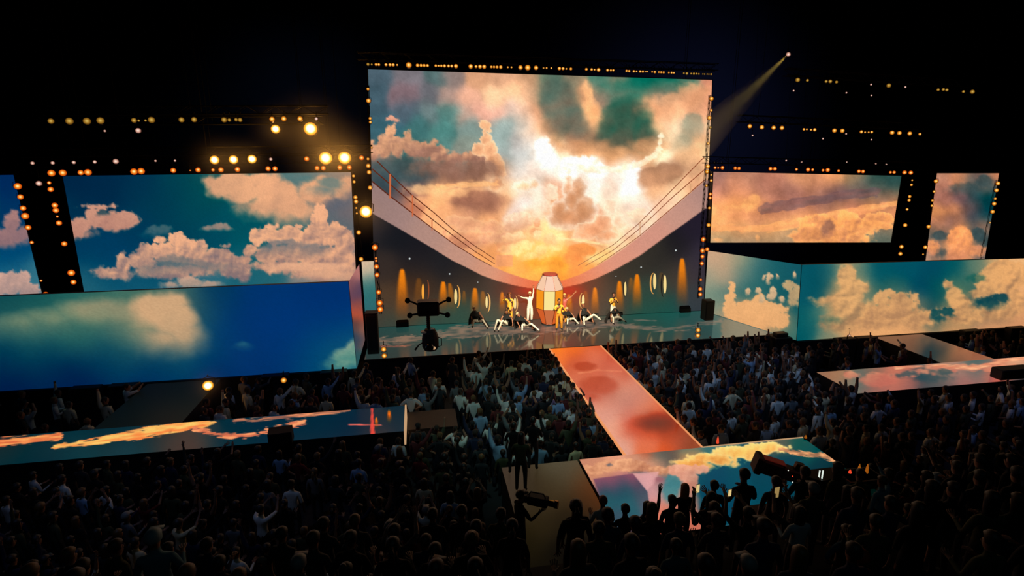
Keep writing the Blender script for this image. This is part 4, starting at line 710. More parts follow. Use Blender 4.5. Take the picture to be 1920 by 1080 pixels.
# ================================================================== people
def V(*a): return Vector(a)
def arm(side, up=None, fo=None, S=None):
    return (V(side*.26, -.02, -.96) if up is None else V(*up)).normalized(), (V(side*.05, .18, -.95) if fo is None else V(*fo)).normalized()
def joints(Lup=None, Lfo=None, Rup=None, Rfo=None, lean=0.0, twist=0.0, **over):
    J = {'pelvis':V(0,0,.93),'spine':V(0,.0,1.12),'chest':V(0,.01,1.30),'nb':V(0,-.005,1.43),'neck':V(0,.01,1.50),'h1':V(0,.03,1.575),'h2':V(0,.02,1.655),'h3':V(0,.01,1.725),'nose':V(0,.125,1.605),
         'earl':V(-.085,.015,1.61),'earr':V(.085,.015,1.61)}
    for s, n, up, fo in ((-1,'l',Lup,Lfo),(1,'r',Rup,Rfo)):
        u, f = arm(s, up, fo); S = V(s*.175,-.01,1.39 + max(0, u.z)*.05); J['sh'+n] = S; J['el'+n] = S+u*.285; J['wr'+n] = J['el'+n]+f*.25; J['pa'+n] = J['wr'+n]+f*.075
        side = f.cross(V(0,1,0)) if abs(f.y) < .9 else f.cross(V(0,0,1)); side = side.normalized()*(1 if s > 0 else -1)
        nrm = f.cross(side).normalized()
        for k, (o_, ln) in enumerate(((-.033,.075),(-.011,.088),(.011,.083),(.033,.065))):
            J[f'f{k}a{n}'] = J['pa'+n]+f*.03+side*o_; J[f'f{k}b{n}'] = J['pa'+n]+f*(.03+ln*.55)+side*o_*1.25+nrm*.008; J[f'f{k}c{n}'] = J['pa'+n]+f*(.03+ln)+side*o_*1.35+nrm*.026
        J['t1'+n] = J['wr'+n]+f*.05-side*.04; J['t2'+n] = J['wr'+n]+f*.09-side*.065
        J['hi'+n] = V(s*.095,0,.88); J['kn'+n] = V(s*.11,.03,.49); J['an'+n] = V(s*.115,-.01,.085); J['to'+n] = V(s*.135,.14,.035)
    if lean:
        c = V(0,0,.93); rot = Matrix.Rotation(lean, 3, 'X')
        for k in J:
            if k[:2] not in ('hi','kn','an','to') and k != 'pelvis': J[k] = c + rot @ (J[k]-c)
    for k, v in over.items(): J[k] = V(*v)
    return J
RAD = {'pelvis':(.135,.115),'spine':(.125,.105),'chest':(.15,.115),'nb':(.085,.075),'neck':(.055,.055),'h1':(.068,.078),'h2':(.082,.098),'h3':(.06,.07),'nose':(.016,.016),'earl':(.02,.03),'earr':(.02,.03),
       'sh':(.066,.066),'el':(.044,.044),'wr':(.030,.028),'pa':(.036,.022),'hi':(.098,.098),'kn':(.062,.062),'an':(.042,.045),'to':(.042,.034),'t1':(.013,.013),'t2':(.010,.010)}
BONES = [('pelvis','spine'),('spine','chest'),('chest','nb'),('nb','neck'),('neck','h1'),('h1','h2'),('h2','h3'),('h1','nose'),('h2','earl'),('h2','earr')]
for n in 'lr': BONES += [('chest','sh'+n),('sh'+n,'el'+n),('el'+n,'wr'+n),('wr'+n,'pa'+n),('pelvis','hi'+n),('hi'+n,'kn'+n),('kn'+n,'an'+n),('an'+n,'to'+n)]
FING = []
for n in 'lr':
    FING += [('wr'+n,'t1'+n),('t1'+n,'t2'+n)]
    for k in range(4): FING += [('pa'+n,f'f{k}a{n}'),(f'f{k}a{n}',f'f{k}b{n}'),(f'f{k}b{n}',f'f{k}c{n}')]
def skin_mesh(J, detail=True, sleeve='short', trousers=True, bulk=1.0, wide=1.0):
    bones = BONES + (FING if detail else []); 
    if not detail: bones = [b for b in bones if b[1] not in ('nose','earl','earr')]
    names = sorted({k for b in bones for k in b}, key=lambda k: (k != 'pelvis', k))
    bm = bmesh.new(); lay = bm.verts.layers.skin.verify(); vs = {}
    for k in names:
        v = bm.verts.new(J[k]); r = RAD.get(k) or RAD.get(k[:-1]) or (.0095, .0095)
        if k[:2] in ('kn','an') and len(k) == 3: r = (r[0]*wide, r[1]*wide)
        if k in ('pelvis','spine','chest'): r = (r[0]*bulk, r[1]*bulk)
        v[lay].radius = r; v[lay].use_root = (k == 'pelvis'); vs[k] = v
    for a, b in bones: bm.edges.new((vs[a], vs[b]))
    me = bpy.data.meshes.new('skel'); bm.to_mesh(me); bm.free()
    o = bpy.data.objects.new('skel', me); COL.objects.link(o)
    s = o.modifiers.new('s', 'SKIN'); s.use_smooth_shade = True; s.branch_smoothing = .4
    if detail: sb = o.modifiers.new('d', 'SUBSURF'); sb.levels = 1; sb.render_levels = 1
    dg = bpy.context.evaluated_depsgraph_get(); ev = o.evaluated_get(dg); out = bpy.data.meshes.new_from_object(ev)
    bpy.data.objects.remove(o); bpy.data.meshes.remove(me)
    # clothing regions by nearest bone
    reg = []
    for a, b in bones:
        if b in ('spine','chest','nb') or b[:2] == 'sh': r = 1
        elif b == 'neck': r = 1
        elif b[:2] == 'el': r = 1 if sleeve != 'none' else 0
        elif b[:2] == 'wr': r = 1 if sleeve == 'long' else 0
        elif b[:2] in ('hi','kn') or b[:2] == 'an': r = 2 if trousers else (2 if b[:2] == 'hi' else 0)
        elif b[:2] == 'to': r = 3
        else: r = 0
        reg.append((np.array(J[a]), np.array(J[b]), r))
    n = len(out.polygons); cen = np.empty(n*3); out.polygons.foreach_get('center', cen); cen = cen.reshape(-1, 3)
    best = np.full(n, 1e9); ri = np.zeros(n, int)
    for a, b, r in reg:
        d = b-a; t = np.clip(((cen-a)@d)/(d@d+1e-9), 0, 1); dist = np.linalg.norm(cen-a-t[:,None]*d, axis=1); m = dist < best; best[m] = dist[m]; ri[m] = r
    out.materials.clear()
    for k in ('skin','shirt','trousers','shoe'): out.materials.append(M[k])
    out.polygons.foreach_set('material_index', ri.astype(np.int32)); out.polygons.foreach_set('use_smooth', [True]*n)
    return out
def hair_mesh(J, style):
    c = J['h2'] + V(0,-.008,.012); up = (J['h3']-J['h1']).normalized(); b = MB(); nu, nv = 12, 8; v = []; f = []
    q = V(0,0,1).rotation_difference(up)
    rx, ry, rz = (.098,.112,.112) if style != 'cap' else (.102,.116,.105)
    for i in range(nv+1):
        th = math.pi*.62*i/nv
        for k in range(nu):
            a = 2*math.pi*k/nu; fy = math.sin(a); x, y, z = rx*math.sin(th)*math.cos(a), ry*math.sin(th)*fy, rz*math.cos(th)
            if fy > .1 and z < .045: z = .045 + (z-.045)*.1; y *= .97          # hairline above the face
            if style in ('long','blond') and fy < .35 and i > nv*.55:
                e = (i-nv*.55)/(nv*.45); z -= e*.24; x *= 1+e*.05; y = y*(1-e*.25)-e*.03
            if style == 'curly': s_ = 1.13+.1*math.sin(7*a)*math.sin(3*th); x *= s_; y *= s_; z *= 1.1
            v.append(c + q @ V(x, y, z))
    for i in range(nv):
        for k in range(nu): f.append((i*nu+k, i*nu+nu+k, i*nu+nu+(k+1)%nu, i*nu+(k+1)%nu))
    b.add(v, f)
    if style == 'bun': b.lathe([(.01,-.05),(.04,-.035),(.05,0),(.04,.035),(.01,.05)], 8, 'z', c + q @ V(0,-.06,.12))
    if style == 'ponytail': b.tube([c+q@V(0,-.10,.06), c+q@V(0,-.17,.02), c+q@V(0,-.17,-.12), c+q@V(0,-.14,-.24)], [.03,.045,.035,.01], 7)
    if style == 'cap': b.add([c+q@V(x,y,z) for x,y,z in ((-.09,.07,.03),(.09,.07,.03),(.08,.17,.015),(-.08,.17,.015),(-.09,.07,.018),(.09,.07,.018),(.08,.17,.003),(-.08,.17,.003))], [(0,1,2,3),(7,6,5,4),(0,4,5,1),(1,5,6,2),(2,6,7,3),(3,7,4,0)])
    if style == 'hat': b.lathe([(.0,.16),(.07,.155),(.095,.12),(.105,.03),(.22,.02),(.225,.012),(.10,.012)], 16, 'z', c)
    me_o = b.build('hair', 'hair', None, True); me = me_o.data; bpy.data.objects.remove(me_o); return me

POSES = {
 'down': dict(), 'low': dict(Lup=(-.3,.15,-.9), Lfo=(.25,.85,.1), Rup=(.3,.15,-.9), Rfo=(-.25,.85,.2)),
 'both': dict(Lup=(-.35,.12,.9), Lfo=(-.05,.1,1), Rup=(.35,.12,.9), Rfo=(.05,.1,1)),
 'right': dict(Rup=(.3,.2,.92), Rfo=(.05,.15,1), Lup=(-.3,.1,-.9), Lfo=(.3,.6,-.3)),
 'left': dict(Lup=(-.3,.2,.92), Lfo=(-.1,.1,1), Rup=(.25,.0,-.95), Rfo=(0,.35,-.9)),
 'phone': dict(Rup=(.2,.8,.15), Rfo=(-.42,.75,.5), Lup=(-.2,.8,.15), Lfo=(.42,.75,.5)),
 'clap': dict(Lup=(-.45,.35,.75), Lfo=(.55,.2,.8), Rup=(.45,.35,.75), Rfo=(-.55,.2,.8)),
 'point': dict(Rup=(.35,.7,.6), Rfo=(.15,.75,.65), lean=-.06),
 'hips': dict(Lup=(-.75,-.2,-.65), Lfo=(.75,.25,-.6), Rup=(.75,-.2,-.65), Rfo=(-.75,.25,-.6)),
}
POSEW = {'down':'arms at sides','low':'hands in front','both':'both arms up','right':'right arm up','left':'left arm up','phone':'hands at face','clap':'hands joined overhead','point':'arm reaching forward','hips':'hands on hips'}
PJ = {k: joints(**v) for k, v in POSES.items()}
STY = ['short','long','ponytail','bun','cap','curly']
STYW = {'short':'short hair','long':'long hair','ponytail':'ponytail','bun':'hair bun','cap':'cap','curly':'curly hair','hat':'a brimmed hat','blond':'long hair'}
SL = ['short','long','none','short','long','short','short','long','short']
BODY = {k: skin_mesh(J, True, SL[i]) for i, (k, J) in enumerate(PJ.items())}
HAIR = {(k, s): hair_mesh(PJ[k], s) for k in PJ for s in STY + ['hat']}
for me in HAIR.values(): me.name = 'hair'
LOW = {}
for i, (k, J) in enumerate(PJ.items()):
    b = skin_mesh(J, False, SL[i]); h = HAIR[(k, 'short')]
    def arr(me):
        v = np.empty(len(me.vertices)*3); me.vertices.foreach_get('co', v); v = v.reshape(-1, 3)
        me.calc_loop_triangles(); t = np.empty(len(me.loop_triangles)*3, np.int64); me.loop_triangles.foreach_get('vertices', t)
        m = np.empty(len(me.loop_triangles), np.int64); me.loop_triangles.foreach_get('material_index', m); return v, t.reshape(-1, 3), m
    v1, t1, m1 = arr(b); v2, t2, m2 = arr(h)
    LOW[k] = (np.concatenate([v1, v2]), np.concatenate([t1, t2+len(v1)]), np.concatenate([m1, np.full(len(t2), 4)]))
SHIRTS = [('white',(200,200,195)),('black',(14,14,16)),('grey',(95,98,100)),('navy',(22,30,60)),('dark red',(90,22,22)),('pale blue',(130,160,190)),('black',(10,10,12)),('white',(215,215,205)),('olive',(60,62,40)),('black',(16,15,18)),('cream',(205,190,150)),('charcoal',(40,42,45))]
DARKS = [q for q in SHIRTS if max(q[1]) < 70]
HAIRC = [(22,16,12),(14,11,10),(45,28,16),(30,20,14),(95,65,30),(18,14,12)]

rnd = random.Random(7)
spots = []      # x, y, z, region
def ok_floor(x, y):
    if y > 23.5: return False
    if 5.05 < x < 9.5 and y > 13.9: return False
    if 4.3 < x < 12.65 and 10.2 < y < 14.55: return False
    if x < -.45 and 16.6 < y < 19.25: return False
    if -1.0 < x < 1.5 and 17.3 < y < 19.2: return False
    if x > 16.55 and 16.6 < y < 19.35: return False
    if x < -2.6 and y > 22.2: return False
    if x > 18.5 and y > 22.2: return False
    if -11.6 < x < -8.2 and y > 18.8: return False
    if 23.0 < x < 26.5 and y > 19: return False
    if 1.6 < x < 4.8 and y < 14.6: return False
    return True
def region(x, y, z):
    if 1 < z < 2: return 'on side deck'
    if z > 1: return 'left near tier' if x < 1.2 else 'right near tier'
    if y > 19.2 and x < -2.4: return 'behind left runway'
    if y > 19.2 and x > 16.4: return 'behind right runway'
    if x > 8.9 and y > 14.4: return 'right of catwalk' if x < 16.5 else 'before right runway'
    if x > 8.9: return 'right of front stage'
    if x < -.4: return 'before left runway'
    return 'left of catwalk'
y = 10.2
while y < 23.5:
    x = -17.0 + rnd.random()*.4
    while x < 31:
        st = .62; jx, jy = x+rnd.uniform(-.08,.08), y+rnd.uniform(-.13,.13)
        dens = 1.0
        if y > 19.3 and (x < -2.4 or x > 16.5): dens = .55 if x > 16 or x > -9 else .38
        if x > 16 and y < 16.6: dens = .75
        if 22.6 < y and -2.6 < x < 5.8: dens = .6
        if -2.5 < x < 1.5 and y > 21: dens = .35
        if ok_floor(jx, jy) and rnd.random() < dens*.86:
            px, py, w = proj((jx, jy, 1.6))
            if -50 < px < 1970: spots.append((jx, jy, 0.0))
        x += st
    y += .66
for k in range(5):
    yy = TIER0 - (k+.45)*TREAD; x = -9.0
    while x < 11.5:
        jx = x+rnd.uniform(-.1,.1); px, py, w = proj((jx, yy, TZ+RISE*k+1.6)); pf = proj((jx, yy, TZ+RISE*k+1.2))
        if -40 < px < 1960 and py < 1100 and not (968 < px < 1062) and rnd.random() < .86: spots.append((jx, yy+rnd.uniform(-.12,.12), TZ+RISE*k))
        x += .60
# spots of people one can single out: (head px, head py, depth row or floor, pose, style, shirt, label)
SPECIAL = [
 (1083,950,8.0,2.9,'down','long',('black',(10,10,12)),(14,10,9),'person with long dark hair beside the gap, first in the front tier row'),
 (1131,945,8.3,2.9,'low','short',('white',(170,170,165)),(150,85,60),'person with reddish short hair and pale shirt, standing behind a broad dark shirted one'),
 (1140,968,7.0,3.3,'down','short',('dark teal',(28,58,72)),(20,16,14),'broad shouldered person in a dark teal shirt in front of the purple picture'),
 (1172,975,8.0,2.9,'low','short',('black',(12,12,14)),(14,11,10),'short haired person in black against the teal picture of the front stage'),
 (1213,972,8.0,2.9,'right','long',('black',(12,12,14)),(12,10,9),'dark haired person lifting one arm against the pink picture of the front stage'),
 (1260,950,8.1,2.9,'down','short',('black',(12,12,14)),(12,10,9),'dark haired person left of the blond one at the front stage edge'),
 (1284,930,8.4,2.9,'low','long',('black',(16,14,14)),(190,120,60),'person with lit blond hair at the near edge of front stage'),
 (1340,912,8.3,3.2,'down','short',('black',(12,12,14)),(12,10,9),'tall dark haired person right of the bright phone'),
 (1268,1036,5.6,4.1,'down','short',('grey teal',(62,84,92)),(16,13,12),'person in a grey teal top at the bottom centre, shoulders filling the row'),
 (1495,1010,6.4,3.7,'low','long',('white',(150,165,172)),(12,10,9),'person in a white top with long dark hair at lower right'),
 (1585,1020,5.9,4.1,'hips','bun',('blue',(20,62,84)),(14,11,10),'person in a blue sports jersey with a hair bun at lower right'),
 (1612,1066,5.0,4.5,'down','curly',('dark red',(90,30,24)),(150,45,16),'person with curly red hair at the lower right corner'),
 (1746,950,7.8,2.9,'low','hat',('black',(20,20,22)),(120,140,150),'person wearing a pale wide brimmed hat at right'),
 (1648,965,7.4,3.3,'point','short',('pale blue',(90,125,140)),(70,55,40),'person in a pale blue top stretching an arm forward at right'),
 (128,1040,6.2,3.7,'hips','short',('blue grey',(48,72,92)),(14,11,10),'person in a blue grey shirt at the bottom left'),
 (285,1000,7.4,3.3,'low','cap',('white',(85,120,132)),(110,140,150),'person in a pale cap and shirt at lower left'),
]
def place_person(x, y, z, pose, style, shirt, hairc, label, group, rz, sc):
    o = bpy.data.objects.new('person', BODY[pose]); COL.objects.link(o); o.location = (x, y, z); o.rotation_euler = (0, 0, rz); o.scale = (sc, sc, sc)
    o.color = L4(*shirt[1]); tag(o, label, 'person', group)
    h = bpy.data.objects.new('hair' if style not in ('cap','hat') else style, HAIR[(pose, style)]); COL.objects.link(h); h.parent = o; h.color = L4(*hairc)
    return o
taken = []
for (px, py, Y, z, pose, style, shirt, hc, lab) in SPECIAL:
    p = at(px, py, Y); k = round((TIER0-.45*TREAD-Y)/TREAD); zz = TZ+RISE*max(0, k)
    sc = max(.86, min(1.16, (p.z-zz)/1.64)); taken.append((p.x, Y))
    place_person(p.x, Y, zz, pose, style, shirt, hc, lab, None, rnd.uniform(-.1,.1), sc)
for q in [(2.5,13.9),(3.1,14.0),(2.55,13.0)]: spots.append((q[0], q[1], 1.42))
yy = 14.7
while yy < 23.4:
    spots.append((5.84+rnd.uniform(-.06,.03), yy, 0.0)); spots.append((5.36+rnd.uniform(-.06,.06), yy+.25, 0.0)); spots.append((9.04+rnd.uniform(-.02,.05), yy+.2, 0.0)); yy += .50+rnd.uniform(0,.1)
spots = [s for s in spots if all(abs(s[0]-a) > .42 or abs(s[1]-b) > .42 for a, b in taken)]
# the 283 largest in the picture are single people, the rest one crowd
def dist(s): return -F*.45/max(.5, proj((s[0], s[1], s[2]+1.4))[2])
spots.sort(key=dist)
NIND = 283
used = {}
WARM = {}
def facing(x, y):    # towards the middle of the stage
    return math.atan2(-(7.3-x), 29-y)*.55
for i, (x, y, z) in enumerate(spots[:NIND]):
    r = rnd.random(); front = y < 20
    pose = rnd.choices(list(POSES), [46,28,2,5,4,6,2,4,4])[0]
    if z > 1: pose = rnd.choices(list(POSES), [60,34,0,0,0,1,0,0,4])[0]
    if 1 < z < 2: pose = 'low'
    style = rnd.choices(STY, [40,26,12,7,9,6])[0]; sh = rnd.choice(SHIRTS) if (rnd.random() < .5 and z < 1) else rnd.choice(DARKS); hc = rnd.choice(HAIRC) if style != 'cap' else rnd.choice([(20,20,24),(120,120,118),(60,20,20)])
    reg = region(x, y, z)
    lab = f'spectator, {sh[0]} top, {STYW[style]}, {POSEW[pose]}, {reg}'
    o_ = place_person(x, y, z, pose, style, sh, hc, lab, 'spectators in the ' + reg, facing(x, y)+rnd.uniform(-.25,.25), rnd.uniform(.93,1.07))
    used.setdefault(lab, []).append((proj((x, y, z+1.5))[0], o_))
for lab, L_ in used.items():
    L_.sort(key=lambda q: q[0])
    if len(L_) > 1:
        for k, (_, o_) in enumerate(L_): o_['label'] = lab + ', ' + (ordinal(k) + ' from left' if k else 'leftmost')
# the rest of the crowd: far, small, past the limit - one object
vv, tt, cc = [], [], []; n0 = 0
SK = lin((150,105,80)); TR = lin((20,22,30)); SH = lin((24,22,22))
for (x, y, z) in spots[NIND:]:
    pose = rnd.choices(list(POSES), [34,26,5,8,7,6,4,6,4])[0]; v, t, m = LOW[pose]; s = rnd.uniform(.93,1.07); a = facing(x, y)+rnd.uniform(-.35,.35); c, sn = math.cos(a), math.sin(a)
    w = v*s; w = np.stack([w[:,0]*c-w[:,1]*sn+x, w[:,0]*sn+w[:,1]*c+y, w[:,2]+z], 1)
    pal = np.stack([SK*rnd.uniform(.5,1.15), lin(rnd.choice(SHIRTS)[1]), TR*rnd.uniform(.6,2), SH, lin(rnd.choice(HAIRC))])
    vv.append(w); tt.append(t+n0); cc.append(pal[m]); n0 += len(w)
vv = np.concatenate(vv); tt = np.concatenate(tt); cc = np.concatenate(cc)
me = bpy.data.meshes.new('crowd'); me.vertices.add(len(vv)); me.vertices.foreach_set('co', vv.astype(np.float32).ravel())
me.loops.add(tt.size); me.loops.foreach_set('vertex_index', tt.ravel().astype(np.int32)); me.polygons.add(len(tt)); me.polygons.foreach_set('loop_start', (np.arange(len(tt))*3).astype(np.int32)); me.update(calc_edges=True)
a_ = me.attributes.new('Cloth', 'FLOAT_COLOR', 'CORNER'); a_.data.foreach_set('color', np.repeat(np.concatenate([cc, np.ones((len(cc),1))], 1), 3, axis=0).astype(np.float32).ravel())
me.polygons.foreach_set('use_smooth', [True]*len(tt))
cm = mat('crowd_cloth', (100,100,100), .8); nt = cm.node_tree; an = nt.nodes.new('ShaderNodeAttribute'); an.attribute_name = 'Cloth'; nt.links.new(an.outputs['Color'], nt.nodes['Principled BSDF'].inputs['Base Color'])
me.materials.append(cm); crowd = bpy.data.objects.new('crowd', me); COL.objects.link(crowd)
tag(crowd, 'farther standing crowd packed around the catwalk up to the main stage', 'crowd', kind='stuff')
print('people', len(spots), 'lamps', NL[0], 'crowd tris', len(tt))

# ================================================================== performers and stage props
WHITE, GOLD, BLACK = ('white',(235,215,170)), ('gold',(215,150,55)), ('black',(12,12,13))
M['paletrousers'] = mat('pale_trousers', (245,238,222), .7); M['palelegs'] = mat('pale_leggings', (245,235,212), .6); M['capeblack'] = mat('black_cape', (5,5,6), .9); M['goldtrousers'] = mat('gold_trousers', (215,140,35), .5)
M['paleskin'] = mat('lit_skin', (165,105,72), .55)
def pattern_mat():
    m = mat('patterned_gold_cloth', (205,140,55), .6); nt = m.node_tree; b = nt.nodes['Principled BSDF']
    v = nt.nodes.new('ShaderNodeTexVoronoi'); v.inputs['Scale'].default_value = 5.5; tc = nt.nodes.new('ShaderNodeTexCoord'); nt.links.new(tc.outputs['Object'], v.inputs['Vector'])
    cr = nt.nodes.new('ShaderNodeValToRGB'); cr.color_ramp.interpolation = 'CONSTANT'; cr.color_ramp.elements[0].color = L4(35,18,10); cr.color_ramp.elements[1].position = .42; cr.color_ramp.elements[1].color = L4(235,165,50)
    nt.links.new(v.outputs['Distance'], cr.inputs[0]); nt.links.new(cr.outputs[0], b.inputs['Base Color']); return m
M['pattern'] = pattern_mat()
def performer(name, J, foot, rz, label, shirt, trousers, hairc, style='short', sleeve='long', sc=1.0, group=None, skin='paleskin', hair_=True, wide=1.45):
    me = skin_mesh(J, True, sleeve, True, 1.0, wide); me.name = name
    for i, k in enumerate((skin, shirt, trousers, 'shoe')): me.materials[i] = M[k]
    o = bpy.data.objects.new('person', me); COL.objects.link(o); o.location = foot; o.rotation_euler = (0, 0, rz); o.scale = (sc,)*3
    tag(o, label, 'person', group)
    if hair_:
        h = bpy.data.objects.new('hair', hair_mesh(J, style)); COL.objects.link(h); h.parent = o; h.color = L4(*hairc)
    up = (J['h3']-J['h1']).normalized(); q = V(0,0,1).rotation_difference(up); c = J['h2']
    for s in (-1, 1): MB().lathe([(.002,-.008),(.011,-.004),(.013,.002),(.004,.008)], 8, 'y', c + q @ V(s*.032, .094, -.012)).build('eye', 'eye', o)
    MB().lathe([(.004,-.03),(.009,-.015),(.010,0),(.009,.015),(.004,.03)], 6, 'x', c + q @ V(0, .088, -.088)).build('mouth', 'mouth', o)
    return o
F_ = math.pi      # facing the hall
def foot(px, py): return on(px, py, ZS)
# lead singer in gold, near the middle, and the raised-arm performer just behind
performer('lead_singer', joints(Lup=(-.45,.1,-.85), Lfo=(.5,.6,.45), Rup=(.45,.15,-.85), Rfo=(-.6,.55,.65), knl=(-.13,.10,.50), anl=(-.17,.02,.085), tol=(-.2,.17,.035)), foot(1047,619), F_+.1,
          'lead performer in a gold patterned outfit at the stage centre front', 'pattern', 'goldtrousers', (40,25,14), 'short', 'long', 1.0)
performer('second_singer', joints(Lup=(-.75,.1,.55), Lfo=(-.55,.1,.75), Rup=(.3,.1,-.9), Rfo=(.1,.4,-.8)), foot(1057,607), F_-.1,
          'performer in red lit top lifting an arm, just behind the gold lead', 'redtop', 'pattern', (200,150,90), 'short', 'none', 1.0)
performer('patterned_singer', joints(Lup=(-.3,.3,-.85), Lfo=(.2,.4,-.8), Rup=(.75,.25,-.35), Rfo=(-.55,.55,.65), lean=.12), foot(955,606), F_-.35,
          'performer in patterned costume leaning and holding a hand to the mouth', 'pattern', 'pattern', (120,60,25), 'curly', 'long', 1.0)
performer('white_singer', joints(Rup=(.85,.35,.2), Rfo=(.75,.3,.45), Lup=(-.12,.1,.97), Lfo=(.05,.05,1)), foot(993,603), F_+.15,
          'performer all in white lifting both arms beside the glass lantern', 'white', 'paletrousers', (225,205,160), 'short', 'long', 1.0)
performer('right_singer', joints(Lup=(-.35,.2,-.85), Lfo=(.6,.6,.3), Rup=(.4,.1,-.9), Rfo=(-.5,.5,.45), knl=(-.26,.06,.50), anl=(-.42,.02,.09), tol=(-.47,.17,.04), knr=(.10,.08,.50), anr=(.10,-.02,.085)), foot(1148,604), F_+.25,
          'performer in pale trousers with legs apart at right of the group', 'pattern', 'paletrousers', (30,20,12), 'short', 'long', 1.0)
# crouching dancers in black, one pale leg stretched out
def crouch(px, py, rz, label, head, kneeL, ankL, kneeR, ankR, sc=1.0, hairc=(215,190,140)):
    J = joints(Lup=(-.5,.35,-.75), Lfo=(-.1,.5,-.85), Rup=(.5,.35,-.75), Rfo=(.1,.5,-.85))
    d = V(0,0,-.63); hx = V(*head)
    for k in J:
        if k[:2] not in ('hi','kn','an','to'):
            t = max(0, (J[k].z-.93)/.8); J[k] = J[k] + d + hx*t
    for n, s in (('l',-1),('r',1)): J['hi'+n] = V(s*.10, .02, .28)
    J['knl'], J['anl'], J['knr'], J['anr'] = V(*kneeL), V(*ankL), V(*kneeR), V(*ankR)
    for n in 'lr': J['to'+n] = J['an'+n] + V(0,.15,-.03)
    o = performer('dancer', J, foot(px, py), rz, label, 'black', 'palelegs', hairc, 'short', 'none', sc, 'crouching dancers in black', 'paleskin', True, 1.0)
    # the black cape spread over the back and the bent legs
    b = MB(); ring = []
    for r, h in ((.10,.86),(.30,.62),(.46,.32),(.56,.02)):
        ring += [V(hx.x*h + r*1.05*math.cos(a)*(1+.12*math.sin(3*a)), hx.y*h - .06 + r*.85*math.sin(a), h + .03*math.sin(5*a)*(h > .1)) for a in [2*math.pi*k/16 for k in range(16)]]
    f = [(i*16+k, i*16+(k+1)%16, i*16+16+(k+1)%16, i*16+16+k) for i in range(3) for k in range(16) if not (i > 0 and 1 <= k <= 5)]
    c = b.add(ring, f).build('cape', 'capeblack', o, True); return o
crouch(899, 611, F_-.4, 'crouching dancer in black at the far left of the group, leg out', (.30,.15,.05), (-.30,.35,.48), (-.62,.50,.10), (.2,.35,.42), (.25,.45,.09))
crouch(948, 617, F_+.1, 'crouching dancer in black before the patterned performer, pale knees raised', (-.05,.05,.0), (.28,.35,.62), (.52,.40,.10), (.52,.25,.66), (.72,.35,.10), 1.0, (60,40,20))
crouch(986, 619, F_-.2, 'crouching dancer in black before the white performer', (.50,.15,-.10), (-.28,.35,.48), (-.72,.45,.12), (.2,.35,.40), (.2,.45,.09))
crouch(1066, 607, F_, 'crouching dancer in black right behind the gold lead', (.15,.05,-.05), (-.22,.35,.45), (-.52,.45,.10), (.15,.3,.4), (.2,.42,.09), .9)
crouch(1097, 608, F_+.1, 'crouching dancer in black between the gold lead and right performer', (.18,.0,.20), (-.40,.25,.62), (-.78,.35,.30), (.24,.3,.55), (.22,.4,.09))
crouch(1150, 604, F_+.3, 'crouching dancer in black at the feet of the right performer', (.0,.1,-.25), (-.15,.35,.40), (-.55,.40,.09), (.25,.3,.40), (.32,.4,.09), .95, (40,28,18))

# tall glass lantern behind the lead
pod = empty('glass_lantern', on(1030, 603, ZS) - Vector((.1, .35, 0)), -.25, label='tall eight sided glowing glass lantern standing at the foot of the screen', cat='lantern')
PB = [(.42,.06),(.79,.98),(.79,2.06),(.42,2.82)]
PC = {'front': [(205,110,65),(255,232,150),(255,212,185)], 'side': [(215,95,40),(252,150,25),(252,205,170)], 'back': [(190,90,50),(245,140,35),(250,190,150)]}  # light from within painted per facet: palest in front, orange at the sides
for k, v in PC.items():
    for j, c in enumerate(v): M[f'pane_{k}{j}'] = mat(f'lantern_pane_{k}_{j}', (8,6,5), .8, emit=c, strength=.95, spec=.05)
off = math.pi/8
for j in range(3):
    (r0, h0), (r1, h1) = PB[j], PB[j+1]
    for k in range(8):
        a0, a1 = off + k*math.pi/4 - math.pi/2 - math.pi/4, off + (k+1)*math.pi/4 - math.pi/2 - math.pi/4
        side = 'front' if k == 0 else 'side' if k in (1, 7, 2, 6) else 'back'
        pts = [V(r*math.cos(a), r*math.sin(a), h) for r, h, a in ((r0,h0,a0),(r0,h0,a1),(r1,h1,a1),(r1,h1,a0))]
        n = (pts[1]-pts[0]).cross(pts[3]-pts[0]).normalized()*.012
        mk('glass_pane', [p*1.0 for p in pts] + [p-n for p in pts], [(0,1,2,3),(7,6,5,4),(0,4,5,1),(1,5,6,2),(2,6,7,3),(3,7,4,0)], f'pane_{side}{j}', pod)
b = MB()
for k in range(8):
    a = off + k*math.pi/4 - math.pi/2 - math.pi/4; b.tube([(r*1.01*math.cos(a), r*1.01*math.sin(a), h) for r, h in PB], .016, 5)
for r, h in PB: b.tube([(r*1.01*math.cos(off+k*math.pi/4), r*1.01*math.sin(off+k*math.pi/4), h) for k in range(9)], .014, 5)
M['bronze'] = mat('bronze_edge', (110, 42, 22), .4, .5)
b.build('edge_frame', 'bronze', pod)
MB().lathe([(.40,2.80),(.43,2.82),(.43,2.89),(.38,2.90)], 8, 'z').build('roof_cap', 'redlid', pod)
MB().lathe([(.46,0),(.46,.05),(.42,.07)], 8, 'z').build('base_ring', 'black', pod)
MB().lathe([(.30,.08),(.29,.25),(.2,.42),(.05,.5)], 10, 'z').build('inner_dome', 'wood', pod)

